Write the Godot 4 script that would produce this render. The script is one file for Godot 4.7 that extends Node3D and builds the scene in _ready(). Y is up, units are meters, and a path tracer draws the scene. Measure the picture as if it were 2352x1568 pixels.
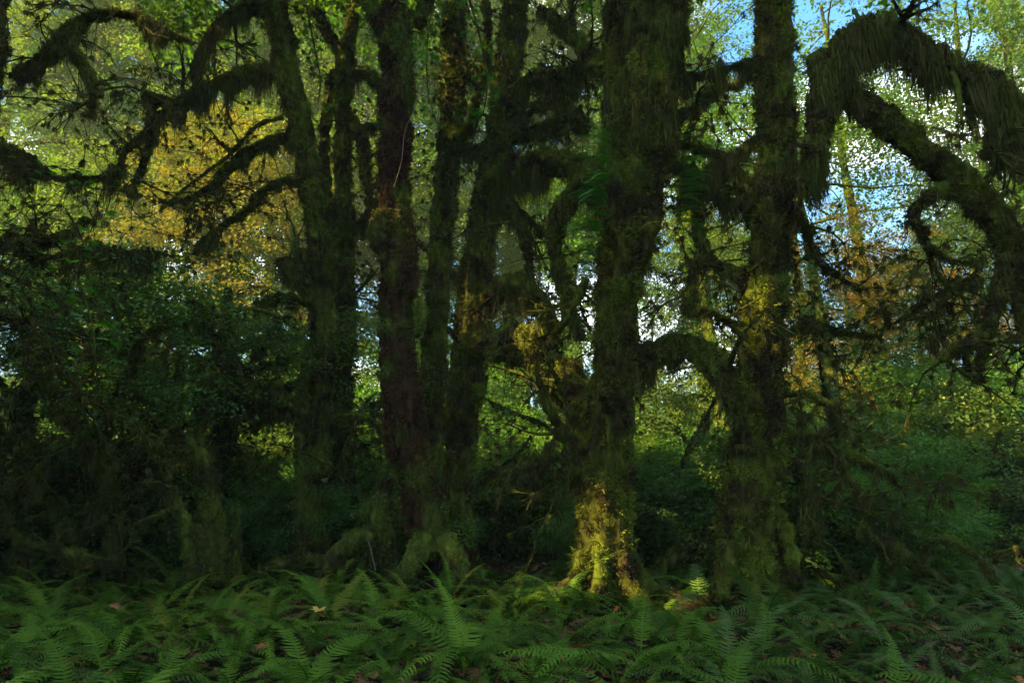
extends Node3D
# A moss-hung maple rainforest above a bank of sword ferns. Units are metres, y is up, the camera looks along -z.

const F := 1607.0                      # lens length in pixels of a 2352 x 1568 frame
const EYE := Vector3(0.0, 1.7, 0.0)
const PITCH := 0.2007
const SUN := Vector3(-0.7357, 0.6406, 0.2202)

class Buf:
	var f := PackedFloat32Array()
	func add(b: Basis, o: Vector3, c: Color) -> void:
		f.append_array(PackedFloat32Array([b.x.x, b.y.x, b.z.x, o.x, b.x.y, b.y.y, b.z.y, o.y, b.x.z, b.y.z, b.z.z, o.z, c.r, c.g, c.b, 1.0]))
	func count() -> int:
		return f.size() / 16

var rng := RandomNumberGenerator.new()
var noise := FastNoiseLite.new()
var M := {}
var used := {}
var gaps: Array = []
var cur_at := Vector3.ZERO
var tuft_mesh: ArrayMesh
var strand_meshes: Array = []
var sprays := {}
var fronds: Array = []
var leaf_shapes: Array = []

# ---------------------------------------------------------------- small helpers
func rnd(a: float, b: float) -> float:
	return rng.randf_range(a, b)

func V(px: float, py: float, d: float) -> Vector3:      # the point at depth d that stands where the photograph shows it
	var c := Vector3((px - 1176.0) / F, (784.0 - py) / F, -1.0).rotated(Vector3.RIGHT, PITCH)
	return EYE + c * (d / -c.z)

func C(px: float, py: float, d: float, w: float) -> Array:
	var p := V(px, py, d)
	var depth := (p - EYE).dot(Vector3(0, sin(PITCH), -cos(PITCH)))
	return [p, 0.5 * 0.76 * w * depth / F]

func L(list: Array) -> Array:
	var r := []
	for a in list:
		r.append(C(a[0], a[1], a[2], a[3]))
	return r

func gh(x: float, z: float) -> float:                   # height of the ground
	var near: float = noise.get_noise_2d(x * 0.35, z * 0.35) * 0.16 + noise.get_noise_2d(x * 1.3 + 40.0, z * 1.3) * 0.05
	return near + smoothstep(30.0, 140.0, -z) * 3.0

func G(px: float, d: float) -> Vector3:                 # a point on the ground under that column of the photograph
	var x := (px - 1176.0) / F * d * 1.02
	return Vector3(x, gh(x, -d), -d)

func numbered(n: String) -> String:
	if not used.has(n):
		used[n] = 0
		return n
	used[n] += 1
	return "%s_%03d" % [n, used[n]]

func thing(called: String, label: String, category: String, at := Vector3.ZERO, group := "") -> Node3D:
	var o := Node3D.new()
	o.name = numbered(called)
	add_child(o)
	o.position = at
	tag(o, label, category, group)
	return o

func tag(o: Node, label: String, category: String, group := "") -> void:
	o.set_meta("label", label)
	o.set_meta("category", category)
	if group != "":
		o.set_meta("group", group)

func part(called: String, mesh: Mesh, mat: Material, parent: Node3D, xf := Transform3D.IDENTITY) -> MeshInstance3D:
	var o := MeshInstance3D.new()
	o.name = called
	o.mesh = mesh
	o.material_override = mat
	o.transform = xf
	parent.add_child(o, true)
	return o

func flush(called: String, buf: Buf, mesh: Mesh, mat: Material, parent: Node3D) -> void:
	if buf.count() == 0:
		return
	var mm := MultiMesh.new()
	mm.transform_format = MultiMesh.TRANSFORM_3D
	mm.use_colors = true
	mm.mesh = mesh
	mm.instance_count = buf.count()
	mm.buffer = buf.f
	var o := MultiMeshInstance3D.new()
	o.name = called
	o.multimesh = mm
	o.material_override = mat
	o.set_meta("kind", "stuff")
	parent.add_child(o, true)

func lit(r: float, g: float, b: float) -> Color:        # a linear base colour as the sRGB value that materials take
	return Color(r, g, b).linear_to_srgb()

func in_gap(p: Vector3, extra: float) -> bool:          # the openings in the leaf roof that the flecks of sun come through
	for s in gaps:
		var d: Vector3 = p - s[0]
		var t := d.dot(SUN)
		if t > 0.9 and (d - SUN * t).length() < s[1] + extra:
			return true
	return false

func mixc(a: Color, b: Color, t: float) -> Color:
	return a.lerp(b, clampf(t, 0.0, 1.0))

func pick(a: Array) -> Variant:
	return a[rng.randi() % a.size()]

# ---------------------------------------------------------------- textures and materials
func grain(seed_: int, freq: float, lo: float, hi: float, octaves := 4, stretch := 1.0) -> ImageTexture:
	var n := FastNoiseLite.new()
	n.seed = seed_
	n.noise_type = FastNoiseLite.TYPE_SIMPLEX_SMOOTH
	n.frequency = freq
	n.fractal_octaves = octaves
	var raw := n.get_seamless_image(512, 512)
	raw.convert(Image.FORMAT_L8)
	var im := Image.create(512, 512, false, Image.FORMAT_RGB8)
	var src := raw.get_data()
	var dst := PackedByteArray()
	dst.resize(512 * 512 * 3)
	for i in src.size():
		var v := int(lerpf(lo, hi, src[i] / 255.0) * 255.0)
		dst[i * 3] = v
		dst[i * 3 + 1] = v
		dst[i * 3 + 2] = v
	im.set_data(512, 512, false, Image.FORMAT_RGB8, dst)
	return ImageTexture.create_from_image(im)

func mat(called: String, rough: float, spec: float, through := Color.BLACK) -> StandardMaterial3D:
	var m := StandardMaterial3D.new()
	m.resource_name = called
	m.vertex_color_use_as_albedo = true
	m.roughness = rough
	m.metallic_specular = spec
	m.cull_mode = BaseMaterial3D.CULL_DISABLED
	if through != Color.BLACK:
		m.backlight_enabled = true
		m.backlight = through
	return m

func make_materials() -> void:
	var bark := mat("mossy_bark", 0.95, 0.15)
	bark.albedo_texture = grain(11, 0.012, 0.35, 1.0)
	bark.uv1_triplanar = true
	bark.uv1_world_triplanar = true
	bark.uv1_scale = Vector3(1.1, 0.45, 1.1)
	bark.heightmap_enabled = true
	bark.heightmap_texture = grain(12, 0.02, 0.0, 1.0, 5)
	bark.heightmap_scale = 3.5
	M.bark = bark
	var soil := mat("forest_floor", 0.95, 0.2)
	soil.albedo_texture = grain(21, 0.02, 0.3, 1.0, 5)
	soil.uv1_triplanar = true
	soil.uv1_world_triplanar = true
	soil.uv1_scale = Vector3(0.5, 0.5, 0.5)
	soil.heightmap_enabled = true
	soil.heightmap_texture = grain(22, 0.03, 0.0, 1.0, 5)
	soil.heightmap_scale = 4.0
	M.soil = soil
	M.moss = mat("moss", 0.9, 0.1, Color(0.5, 0.5, 0.12))
	M.strand = mat("hanging_moss", 0.9, 0.1, Color(0.5, 0.46, 0.14))
	M.leaf = mat("leaf", 0.5, 0.35, Color(0.95, 1.0, 0.3))
	M.needle = mat("needle", 0.6, 0.3, Color(0.3, 0.4, 0.1))
	M.litter = mat("dead_leaf", 0.75, 0.25, Color(0.5, 0.4, 0.2))
	M.fern = []
	var tones := [[0.062, 0.128, 0.014], [0.080, 0.162, 0.016], [0.042, 0.090, 0.014], [0.118, 0.215, 0.020], [0.066, 0.120, 0.030], [0.140, 0.165, 0.020]]
	for t in tones:
		var m := mat("fern_frond", 0.6, 0.14, Color(0.5, 0.7, 0.12))
		m.albedo_color = lit(t[0], t[1], t[2])
		M.fern.append(m)
	var dead := mat("fern_dead", 0.8, 0.2, Color(0.3, 0.22, 0.1))
	dead.albedo_color = lit(0.13, 0.075, 0.03)
	M.dead_fern = dead
	var lic := mat("fern_bright", 0.5, 0.35, Color(0.5, 0.7, 0.12))
	lic.albedo_color = lit(0.075, 0.235, 0.028)
	M.licorice = lic
	M.dead_leaf = []
	for t in [[0.30, 0.12, 0.035], [0.20, 0.085, 0.035], [0.36, 0.19, 0.05], [0.13, 0.07, 0.04], [0.42, 0.27, 0.05], [0.24, 0.075, 0.03]]:
		var m := mat("fallen_leaf", 0.7, 0.3, Color(0.4, 0.3, 0.1))
		m.albedo_color = lit(t[0], t[1], t[2])
		M.dead_leaf.append(m)
	M.green_leaf = []
	for t in [[0.07, 0.21, 0.035], [0.055, 0.165, 0.03], [0.09, 0.24, 0.05], [0.10, 0.19, 0.03]]:
		var m := mat("maple_leaf", 0.45, 0.4, Color(0.8, 1.0, 0.25))
		m.albedo_color = lit(t[0], t[1], t[2])
		M.green_leaf.append(m)
	M.stick = mat("bare_twig", 0.8, 0.2)
	M.stick.albedo_color = lit(0.10, 0.08, 0.06)

# ---------------------------------------------------------------- shared small meshes
func tri(st: SurfaceTool, a: Vector3, b: Vector3, c: Vector3, col: Color) -> void:
	st.set_color(col)
	st.add_vertex(a)
	st.set_color(col)
	st.add_vertex(b)
	st.set_color(col)
	st.add_vertex(c)

func done(st: SurfaceTool) -> ArrayMesh:
	st.generate_normals()
	return st.commit()

func begin() -> SurfaceTool:
	var st := SurfaceTool.new()
	st.begin(Mesh.PRIMITIVE_TRIANGLES)
	st.set_smooth_group(-1)
	return st

func grey(lo: float, hi: float) -> Color:
	var v := rnd(lo, hi)
	return Color(v * rnd(0.9, 1.1), v, v * rnd(0.9, 1.1))

func make_tuft() -> ArrayMesh:                          # a cushion of moss: leafy shoots that spill outwards
	var st := begin()
	for k in 24:
		var a := TAU * k * 0.382 + rnd(-0.3, 0.3)
		var out := Vector3(cos(a), 0, sin(a))
		var side := Vector3(-sin(a), 0, cos(a)) * rnd(0.055, 0.105)
		var base := out * sqrt(k / 24.0) * 0.85 + Vector3(0, -0.1, 0)
		var mid := base + out * rnd(0.05, 0.25) + Vector3(rnd(-0.12, 0.12), rnd(0.22, 0.5), rnd(-0.12, 0.12))
		var tip := mid + out * rnd(0.1, 0.4) + Vector3(rnd(-0.15, 0.15), rnd(-0.1, 0.25), rnd(-0.15, 0.15))
		var c := grey(0.35, 1.7)
		tri(st, base - side * 0.5, base + side * 0.5, mid + side, c)
		tri(st, base - side * 0.5, mid + side, mid - side, c)
		tri(st, mid - side, mid + side, tip, c)
	return done(st)

func make_strands(seed_: int) -> ArrayMesh:             # a ragged lock of hanging moss, one unit long
	rng.seed = seed_
	var st := begin()
	for k in 12:                                         # the matted root of the lock
		var p := Vector3(rnd(-0.4, 0.4), 0.12, rnd(-0.4, 0.4))
		var side := Vector3.RIGHT.rotated(Vector3.UP, rnd(0, PI)) * rnd(0.05, 0.13)
		var mid := p + Vector3(rnd(-0.1, 0.1), -rnd(0.2, 0.35), rnd(-0.1, 0.1))
		var tip := mid + Vector3(rnd(-0.15, 0.15), -rnd(0.1, 0.3), rnd(-0.15, 0.15))
		var c := grey(0.5, 1.2)
		tri(st, p - side, p + side, mid + side * 0.7, c)
		tri(st, p - side, mid + side * 0.7, mid - side * 0.7, c)
		tri(st, mid - side * 0.7, mid + side * 0.7, tip, c)
	for k in 34:
		var p := Vector3(rnd(-0.5, 0.5), 0.05, rnd(-0.5, 0.5))
		var a := rnd(0, PI)
		var side := Vector3(cos(a), 0, sin(a))
		var length := pow(rng.randf(), 2.2) * 0.85 + 0.15
		var w := rnd(0.014, 0.045)
		var c := grey(0.55, 1.3)
		var last := p
		var lw := w * 1.3
		var sway := Vector3(rnd(-0.12, 0.12), 0, rnd(-0.12, 0.12))
		for s in 5:
			var nxt := last + Vector3(rnd(-0.11, 0.11), -length / 5.0, rnd(-0.11, 0.11)) + sway * (0.6 - s * 0.25)
			var nw: float = w * pow(1.0 - (s + 1) / 5.0, 0.7) * rnd(0.5, 1.3)
			tri(st, last - side * lw, last + side * lw, nxt + side * nw, c)
			if s < 4:
				tri(st, last - side * lw, nxt + side * nw, nxt - side * nw, c)
			if rng.randf() < 0.5:                            # side wisps
				var o := side.rotated(Vector3.UP, rnd(0.5, 2.5)) * rnd(0.08, 0.2)
				tri(st, last, last + Vector3(0, -0.05, 0), last + o + Vector3(0, -rnd(0.08, 0.2), 0), c)
			last = nxt
			lw = nw
	return done(st)

func leaf(st: SurfaceTool, at: Vector3, along: Vector3, up: Vector3, size: float, c: Color) -> void:   # a leaf folded along its midrib
	var side := along.cross(up).normalized()
	var mid := at + along * size * 0.5 - up * size * 0.07
	var tip := at + along * size - up * size * 0.12
	var l := at + along * size * rnd(0.35, 0.5) + side * size * 0.36 + up * size * 0.04
	var r := at + along * size * rnd(0.35, 0.5) - side * size * 0.36 + up * size * 0.04
	tri(st, at, l, mid, c)
	tri(st, l, tip, mid, c)
	tri(st, at, mid, r, c * 0.92)
	tri(st, mid, tip, r, c * 0.92)

func maple_leaf_mesh(seed_: int, curl: float) -> ArrayMesh:   # five lobes, one unit long, lying in x and z
	rng.seed = seed_
	var st := begin()
	var ang := [-2.35, -1.75, -1.30, -0.95, -0.55, -0.30, 0.0, 0.30, 0.55, 0.95, 1.30, 1.75, 2.35]
	var rad := [0.30, 0.52, 0.36, 0.72, 0.36, 0.55, 0.85, 0.55, 0.36, 0.72, 0.36, 0.52, 0.30]
	var pts := []
	for i in ang.size():
		var r: float = rad[i] * rnd(0.9, 1.1)
		var x: float = sin(ang[i]) * r
		var z: float = cos(ang[i]) * r
		pts.append(Vector3(x, curl * (x * x * 1.2 + z * z * 0.5) + rnd(-0.05, 0.05), z + 0.2))
	var hub := Vector3(0, -0.03, 0.2)
	for i in pts.size() - 1:
		tri(st, hub, pts[i], pts[i + 1], grey(0.85, 1.1))
	tri(st, Vector3(-0.015, -0.02, 0.2), Vector3(0.015, -0.02, 0.2), Vector3(0.0, -0.12, -0.45), Color(0.8, 0.7, 0.6))
	return done(st)

func leaf_spray(seed_: int, n: int, reach: float, thick: float, size: float) -> ArrayMesh:   # a leafy twig that grows along +z
	rng.seed = seed_
	var st := begin()
	var dirs := []
	for k in 5:
		var a := lerpf(-1.1, 1.1, k / 4.0) + rnd(-0.15, 0.15)
		var d := Vector3(sin(a), rnd(-0.2, 0.15), cos(a)) * reach * rnd(0.65, 1.0)
		dirs.append(d)
		var s := Vector3(cos(a), 0, -sin(a)) * 0.008
		tri(st, -s, s, d, Color(0.35, 0.25, 0.2))
	for k in n:
		var d: Vector3 = pick(dirs)
		var at: Vector3 = d * rnd(0.15, 1.05) + Vector3(rnd(-0.16, 0.16) * reach, rnd(-thick, thick), rnd(-0.16, 0.16) * reach)
		var along := Vector3(rnd(-1, 1), rnd(-0.6, 0.1), rnd(-0.6, 1)).normalized()
		var up := Vector3(rnd(-0.55, 0.55), 1.0, rnd(-0.55, 0.55)).normalized()
		leaf(st, at, along, up, size * rnd(0.6, 1.2), grey(0.7, 1.25))
	return done(st)

func needle_spray(seed_: int, reach: float) -> ArrayMesh:    # a flat drooping bough of needles along +z
	rng.seed = seed_
	var st := begin()
	var n := 14
	for k in n:
		var t := (k + 0.5) / n
		var at := Vector3(0, -0.25 * t * t * reach, t * reach)
		for s in [-1.0, 1.0]:
			var length: float = reach * 0.42 * (1.0 - t * 0.8) * rnd(0.7, 1.15)
			var d := Vector3(s * 0.85, rnd(-0.35, 0.0), 0.5).normalized()
			var m := 5
			for j in m:
				var u := (j + 0.4) / m
				var p := at + d * length * u
				for q in [-1.0, 1.0]:
					var nd := (d * 0.6 + Vector3(-d.z * q * s, rnd(-0.2, 0.2), d.x * q * s) * 0.9).normalized()
					var w := Vector3(0, 1, 0).cross(nd).normalized() * 0.018
					tri(st, p - w, p + w, p + nd * rnd(0.07, 0.14) * (1.2 - u * 0.6), grey(0.7, 1.25))
			tri(st, at, at + Vector3(0, 0, 0.03), at + d * length, Color(0.5, 0.42, 0.3))
	return done(st)

func frond_mesh(seed_: int, pairs: int, rise: float, fall: float, wide: float, sharp: float) -> ArrayMesh:   # one frond, one unit long, arching along +z
	rng.seed = seed_
	var st := begin()
	var pts := []
	var tan_ := []
	var p := Vector3.ZERO
	var n := pairs + 6
	var bend := rnd(-0.25, 0.25)
	for i in n + 1:
		var t := float(i) / n
		var e := lerpf(rise, fall, pow(t, 0.9))
		var yaw := bend * t
		var d := Vector3(sin(yaw) * cos(e), sin(e), cos(yaw) * cos(e))
		pts.append(p)
		tan_.append(d)
		p += d / n
	for i in n:                                          # the stalk, a thin three-sided rod
		var w := lerpf(0.009, 0.003, float(i) / n)
		var w2 := lerpf(0.009, 0.003, float(i + 1) / n)
		var c := Color(1.1, 0.9, 0.7)
		var s := Vector3(1, 0, 0)
		var u: Vector3 = tan_[i].cross(s).normalized()
		tri(st, pts[i] - s * w, pts[i] + s * w, pts[i + 1] + s * w2, c)
		tri(st, pts[i] - s * w, pts[i + 1] + s * w2, pts[i + 1] - s * w2, c)
		tri(st, pts[i] - s * w, pts[i + 1] - u * w2, pts[i] - u * w * 1.4, c * 0.8)
		tri(st, pts[i] + s * w, pts[i] - u * w * 1.4, pts[i + 1] - u * w2, c * 0.8)
	var twist := rnd(-0.35, 0.35)
	for i in range(5, n):
		var t := float(i - 5) / (n - 5)
		var shape: float = smoothstep(-0.25, 0.22, t) * pow(1.0 - t, sharp) * 1.25
		var along: Vector3 = tan_[i]
		var roll := twist * t
		var side := Vector3(cos(roll), sin(roll), 0)
		side = (side - along * side.dot(along)).normalized()
		var up := side.cross(along).normalized()
		if up.y < 0.0:
			up = -up
		for s in [-1.0, 1.0]:
			if rng.randf() < 0.025:
				continue
			var length: float = wide * shape * rnd(0.88, 1.08) + 0.006
			var d: Vector3 = (side * s + along * (0.18 + 0.5 * t) + up * rnd(-0.22, 0.06)).normalized()
			var w: float = 0.33 / n * (0.75 + 0.35 * (1.0 - t)) * rnd(0.9, 1.1)
			var b: Vector3 = pts[i] + along * rnd(-0.002, 0.002)
			var m: Vector3 = b + d * length * 0.55 - up * length * 0.03
			var tip: Vector3 = b + d * length + along * length * 0.16 - up * length * rnd(0.05, 0.22)
			var c := grey(0.82, 1.18)
			tri(st, b - along * w * 0.8, b + along * w * 1.2, m + along * w * 0.85, c)
			tri(st, b - along * w * 0.8, m + along * w * 0.85, m - along * w * 0.75, c)
			tri(st, m - along * w * 0.75, m + along * w * 0.85, tip, c * 1.04)
	return done(st)

func make_shared() -> void:
	rng.seed = 7
	tuft_mesh = make_tuft()
	for k in 4:
		strand_meshes.append(make_strands(900 + k))
	sprays.fine = [leaf_spray(31, 54, 0.55, 0.10, 0.075), leaf_spray(32, 54, 0.55, 0.12, 0.07)]
	sprays.mid = [leaf_spray(33, 46, 0.75, 0.16, 0.12), leaf_spray(34, 46, 0.75, 0.2, 0.12)]
	sprays.big = [leaf_spray(35, 70, 1.0, 0.3, 0.155), leaf_spray(36, 70, 1.0, 0.35, 0.15)]
	sprays.needle = [needle_spray(37, 1.3), needle_spray(38, 1.3)]
	fronds = []
	var k := 0
	for a in [[1.25, -0.1], [1.15, -0.5], [1.0, -0.75], [0.85, -0.6], [1.35, 0.25], [0.7, -0.6], [1.15, -1.1], [0.95, -0.3], [1.3, -0.6], [0.55, -0.4], [1.2, -0.9], [0.8, -0.2]]:
		k += 1
		fronds.append(frond_mesh(50 + k, 23 + (k % 3) * 3, a[0], a[1], 0.095 + 0.010 * (k % 4), 0.55 + 0.06 * (k % 3)))
	for i in 6:
		leaf_shapes.append(maple_leaf_mesh(80 + i, [0.1, 0.45, -0.3, 0.7, -0.15, 0.3][i]))

# ---------------------------------------------------------------- mossy wood
const PAL_OLIVE := [Color(0.098, 0.116, 0.016), Color(0.044, 0.032, 0.018), Color(0.125, 0.172, 0.020)]
const PAL_RUST := [Color(0.082, 0.045, 0.022), Color(0.050, 0.026, 0.018), Color(0.088, 0.122, 0.020)]
const PAL_BRIGHT := [Color(0.100, 0.135, 0.024), Color(0.060, 0.055, 0.020), Color(0.135, 0.190, 0.030)]

func tone(p: Vector3, pal: Array) -> Color:             # moss and bare bark lie in patches
	var a := noise.get_noise_3dv(p * 2.1) * 0.9 + noise.get_noise_3dv(p * 7.0) * 0.5
	var b := noise.get_noise_3dv(p * 1.3 + Vector3(31, 7, 5))
	var c: Color = mixc(pal[1], pal[0], 0.62 + a * 1.5)
	return mixc(c, pal[2], b * 2.2 - 0.15)

func sweep(path: Array, sides: int, lump: float, fine: float, pal: Array, flute := 0.0) -> Dictionary:
	var cs := []
	var rs := []
	for i in path.size() - 1:
		var p0: Vector3 = path[maxi(i - 1, 0)][0]
		var p1: Vector3 = path[i][0]
		var p2: Vector3 = path[i + 1][0]
		var p3: Vector3 = path[mini(i + 2, path.size() - 1)][0]
		var r1: float = path[i][1]
		var r2: float = path[i + 1][1]
		var step := clampf(minf(r1, r2) * 0.35, 0.03, 0.11)
		var n := maxi(2, int(ceil(p1.distance_to(p2) / step)))
		for k in n:
			var t := float(k) / n
			cs.append(p1.cubic_interpolate(p2, p0, p3, t))
			rs.append(lerpf(r1, r2, smoothstep(0.0, 1.0, t)))
	cs.append(path[-1][0])
	rs.append(path[-1][1])
	var rows := cs.size()
	var verts := PackedVector3Array()
	var cols := PackedColorArray()
	var right := Vector3.ZERO
	var ts := []
	for i in rows:
		ts.append((cs[mini(i + 1, rows - 1)] - cs[maxi(i - 1, 0)]).normalized())
	var up0: Vector3 = Vector3.FORWARD if absf(ts[0].y) > 0.7 else Vector3.UP
	right = ts[0].cross(up0).normalized()
	for i in rows:
		var t: Vector3 = ts[i]
		right = (right - t * right.dot(t)).normalized()
		var other := t.cross(right)
		for j in sides:
			var a := TAU * j / sides
			var dir := right * cos(a) + other * sin(a)
			var c: Vector3 = cs[i]
			var r: float = rs[i]
			var q := c + dir * r
			var rr := r * (1.0 + noise.get_noise_3dv(q * 1.2) * lump * 1.6)
			if flute > 0.0:
				rr += r * flute * (-0.45 + noise.get_noise_3dv(Vector3(dir.x * 1.9, c.y * 0.30, dir.z * 1.9) + path[0][0]))
			rr += noise.get_noise_3dv(q * 6.0) * fine + noise.get_noise_3dv(q * 17.0) * fine * 0.5
			if i == rows - 1:
				rr *= 0.25
			verts.append(c + dir * maxf(rr, r * 0.3))
			cols.append(tone(q, pal))
	var norms := PackedVector3Array()
	norms.resize(verts.size())
	var area := PackedFloat32Array()
	var total := 0.0
	for i in rows:
		var ia := maxi(i - 1, 0)
		var ib := mini(i + 1, rows - 1)
		for j in sides:
			var du := verts[i * sides + (j + 1) % sides] - verts[i * sides + (j + sides - 1) % sides]
			var dv := verts[ib * sides + j] - verts[ia * sides + j]
			norms[i * sides + j] = du.cross(dv).normalized()
		total += TAU * rs[i] * (cs[ib].distance_to(cs[ia]) * 0.5)
		area.append(total)
	var index := PackedInt32Array()
	for i in rows - 1:
		for j in sides:
			var a := i * sides + j
			var b := i * sides + (j + 1) % sides
			index.append_array(PackedInt32Array([a, a + sides, b, b, a + sides, b + sides]))
	var tip := verts.size()
	verts.append(cs[-1])
	norms.append(ts[-1])
	cols.append(cols[-1])
	for j in sides:
		index.append_array(PackedInt32Array([(rows - 1) * sides + j, tip, (rows - 1) * sides + (j + 1) % sides]))
	if sides > 4 and (norms[sides * (rows / 2)]).dot(verts[sides * (rows / 2)] - cs[rows / 2]) < 0.0:
		for i in norms.size():
			norms[i] = -norms[i]
	var arrays := []
	arrays.resize(Mesh.ARRAY_MAX)
	arrays[Mesh.ARRAY_VERTEX] = verts
	arrays[Mesh.ARRAY_NORMAL] = norms
	arrays[Mesh.ARRAY_COLOR] = cols
	arrays[Mesh.ARRAY_INDEX] = index
	var mesh := ArrayMesh.new()
	mesh.add_surface_from_arrays(Mesh.PRIMITIVE_TRIANGLES, arrays)
	return {"mesh": mesh, "verts": verts, "norms": norms, "cols": cols, "sides": sides, "rows": rows, "cs": cs, "rs": rs, "area": area, "total": total}

func surface_point(w: Dictionary) -> int:
	var i: int = w.area.bsearch(rng.randf() * w.total)
	return mini(i, w.rows - 1) * w.sides + rng.randi() % int(w.sides)

func fur(w: Dictionary, buf: Buf, per_area: float, size: float) -> void:    # moss shoots over the bark
	var thick: float = clampf(w.rs[w.rows / 3] / 0.16, 0.45, 1.3)
	for k in int(w.total * per_area * 0.68 / (thick * thick)):
		var at := surface_point(w)
		var n: Vector3 = w.norms[at]
		var p: Vector3 = w.verts[at] + Vector3(rnd(-0.03, 0.03), rnd(-0.05, 0.05), rnd(-0.03, 0.03)) - n * 0.008
		if noise.get_noise_3dv(p * 3.4 + Vector3(9, 9, 9)) < -0.08:
			continue
		var y := (n + Vector3(rnd(-0.45, 0.45), rnd(-0.9, 0.15), rnd(-0.45, 0.45))).normalized()
		var x := y.cross(Vector3(rnd(-1, 1), rnd(-1, 1), rnd(-1, 1))).normalized()
		var s := size * 1.25 * thick * rnd(0.45, 1.3)
		var c: Color = w.cols[at] * rnd(0.7, 1.3)
		buf.add(Basis(x, y, x.cross(y)).scaled(Vector3(s, s, s)), p, c)

func drape(w: Dictionary, buf: Buf, per_m: float, low: float, high: float, wide := 0.16, from := 0.0, to := 1.0, under := true) -> void:   # hanging moss
	var length := 0.0
	for i in w.rows - 1:
		length += w.cs[i].distance_to(w.cs[i + 1])
	for k in int(length * per_m * (to - from)):
		var i := int(lerpf(from, to, rng.randf()) * (w.rows - 1))
		var c: Vector3 = w.cs[i]
		var r: float = w.rs[i]
		var p: Vector3
		if under:
			p = c + Vector3(rnd(-0.8, 0.8) * r, -r * rnd(0.2, 0.9), rnd(-0.8, 0.8) * r)
		else:
			var j: int = i * int(w.sides) + rng.randi() % int(w.sides)
			p = w.verts[j] - w.norms[j] * 0.01
		if in_gap(p + cur_at - Vector3(0, 0.2, 0), 0.1):
			continue
		var clump := clampf(0.55 + noise.get_noise_3dv(Vector3(c.x * 3.2, c.y * 0.8, c.z * 3.2)) * 1.9, 0.10, 1.35)
		var s := lerpf(low * 0.35, high * 1.15, pow(rng.randf(), 1.7)) * clump
		var x := Vector3.RIGHT.rotated(Vector3.UP, rnd(0, TAU)) * wide * rnd(0.6, 1.2)
		var col := mixc(Color(0.066, 0.080, 0.015), Color(0.058, 0.052, 0.018), rng.randf() * 0.8 + noise.get_noise_3dv(c * 0.9)) * rnd(0.7, 1.35)
		buf.add(Basis(x, Vector3(rnd(-0.16, 0.16) * s, s, rnd(-0.16, 0.16) * s), x.rotated(Vector3.UP, PI / 2)), p, col)

func wander(from: Vector3, dir: Vector3, length: float, r: float, droop: float, curl: float) -> Array:   # a crooked branch
	var path := []
	var p := from
	var d := dir.normalized()
	var n := maxi(4, int(length / 0.28))
	for i in n + 1:
		var t := float(i) / n
		path.append([p, maxf(0.006, r * (1.0 - 0.75 * t))])
		d = (d + Vector3(rnd(-curl, curl), rnd(-curl, curl) - droop, rnd(-curl, curl))).normalized()
		p += d * length / n
	return path

func branch_mesh(st: SurfaceTool, path: Array, sides: int, pal: Array) -> void:     # a thin crooked twig, added to a mesh of twigs
	var rings := []
	for i in path.size():
		var t: Vector3 = (path[mini(i + 1, path.size() - 1)][0] - path[maxi(i - 1, 0)][0]).normalized()
		var a := t.cross(Vector3(0.3, 0.2, 0.93)).normalized()
		var b := t.cross(a)
		var ring := []
		for j in sides:
			var q := TAU * j / sides
			ring.append(path[i][0] + (a * cos(q) + b * sin(q)) * path[i][1] * rnd(0.75, 1.3))
		rings.append(ring)
	for i in rings.size() - 1:
		var c := tone(path[i][0], pal) * rnd(0.8, 1.2)
		for j in sides:
			var k := (j + 1) % sides
			tri(st, rings[i][j], rings[i + 1][j], rings[i][k], c)
			tri(st, rings[i][k], rings[i + 1][j], rings[i + 1][k], c)

func twigs(st: SurfaceTool, from: Vector3, dir: Vector3, length: float, r: float, level: int, pal: Array, hang: Buf) -> void:
	var path := wander(from, dir, length, r, 0.06, 0.38)
	for q in path:
		if in_gap(q[0] + cur_at, 0.05):
			return
	branch_mesh(st, path, 5 if r > 0.012 else 3, pal)
	if hang != null and rng.randf() < 0.75:
		for k in int(length * 5.0):
			var q: Array = pick(path)
			var s := rnd(0.06, 0.22)
			var x := Vector3.RIGHT.rotated(Vector3.UP, rnd(0, TAU)) * 0.07
			hang.add(Basis(x, Vector3(0, s, 0), x.rotated(Vector3.UP, PI / 2)), q[0], mixc(Color(0.075, 0.085, 0.018), Color(0.06, 0.046, 0.02), rng.randf()) * rnd(0.6, 1.3))
	if level > 0:
		for k in rng.randi_range(2, 4):
			var i := rng.randi_range(1, path.size() - 1)
			var d: Vector3 = (path[i][0] - path[i - 1][0]).normalized()
			var out := (d + Vector3(rnd(-1, 1), rnd(-0.9, 0.7), rnd(-1, 1))).normalized()
			twigs(st, path[i][0], out, length * rnd(0.4, 0.65), path[i][1] * 0.7, level - 1, pal, hang)

# ---------------------------------------------------------------- trees
var cur_fur: Buf
var cur_hang: Buf
var cur_twigs: SurfaceTool
var twig_count := 0

func start_tree() -> void:
	cur_fur = Buf.new()
	cur_hang = Buf.new()
	cur_twigs = begin()
	twig_count = 0

func end_tree(t: Node3D) -> void:
	flush("moss", cur_fur, tuft_mesh, M.moss, t)
	flush("hanging_moss", cur_hang, pick(strand_meshes), M.strand, t)
	if twig_count > 0:
		var o := part("twigs", done(cur_twigs), M.bark, t)
		o.set_meta("kind", "stuff")

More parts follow.
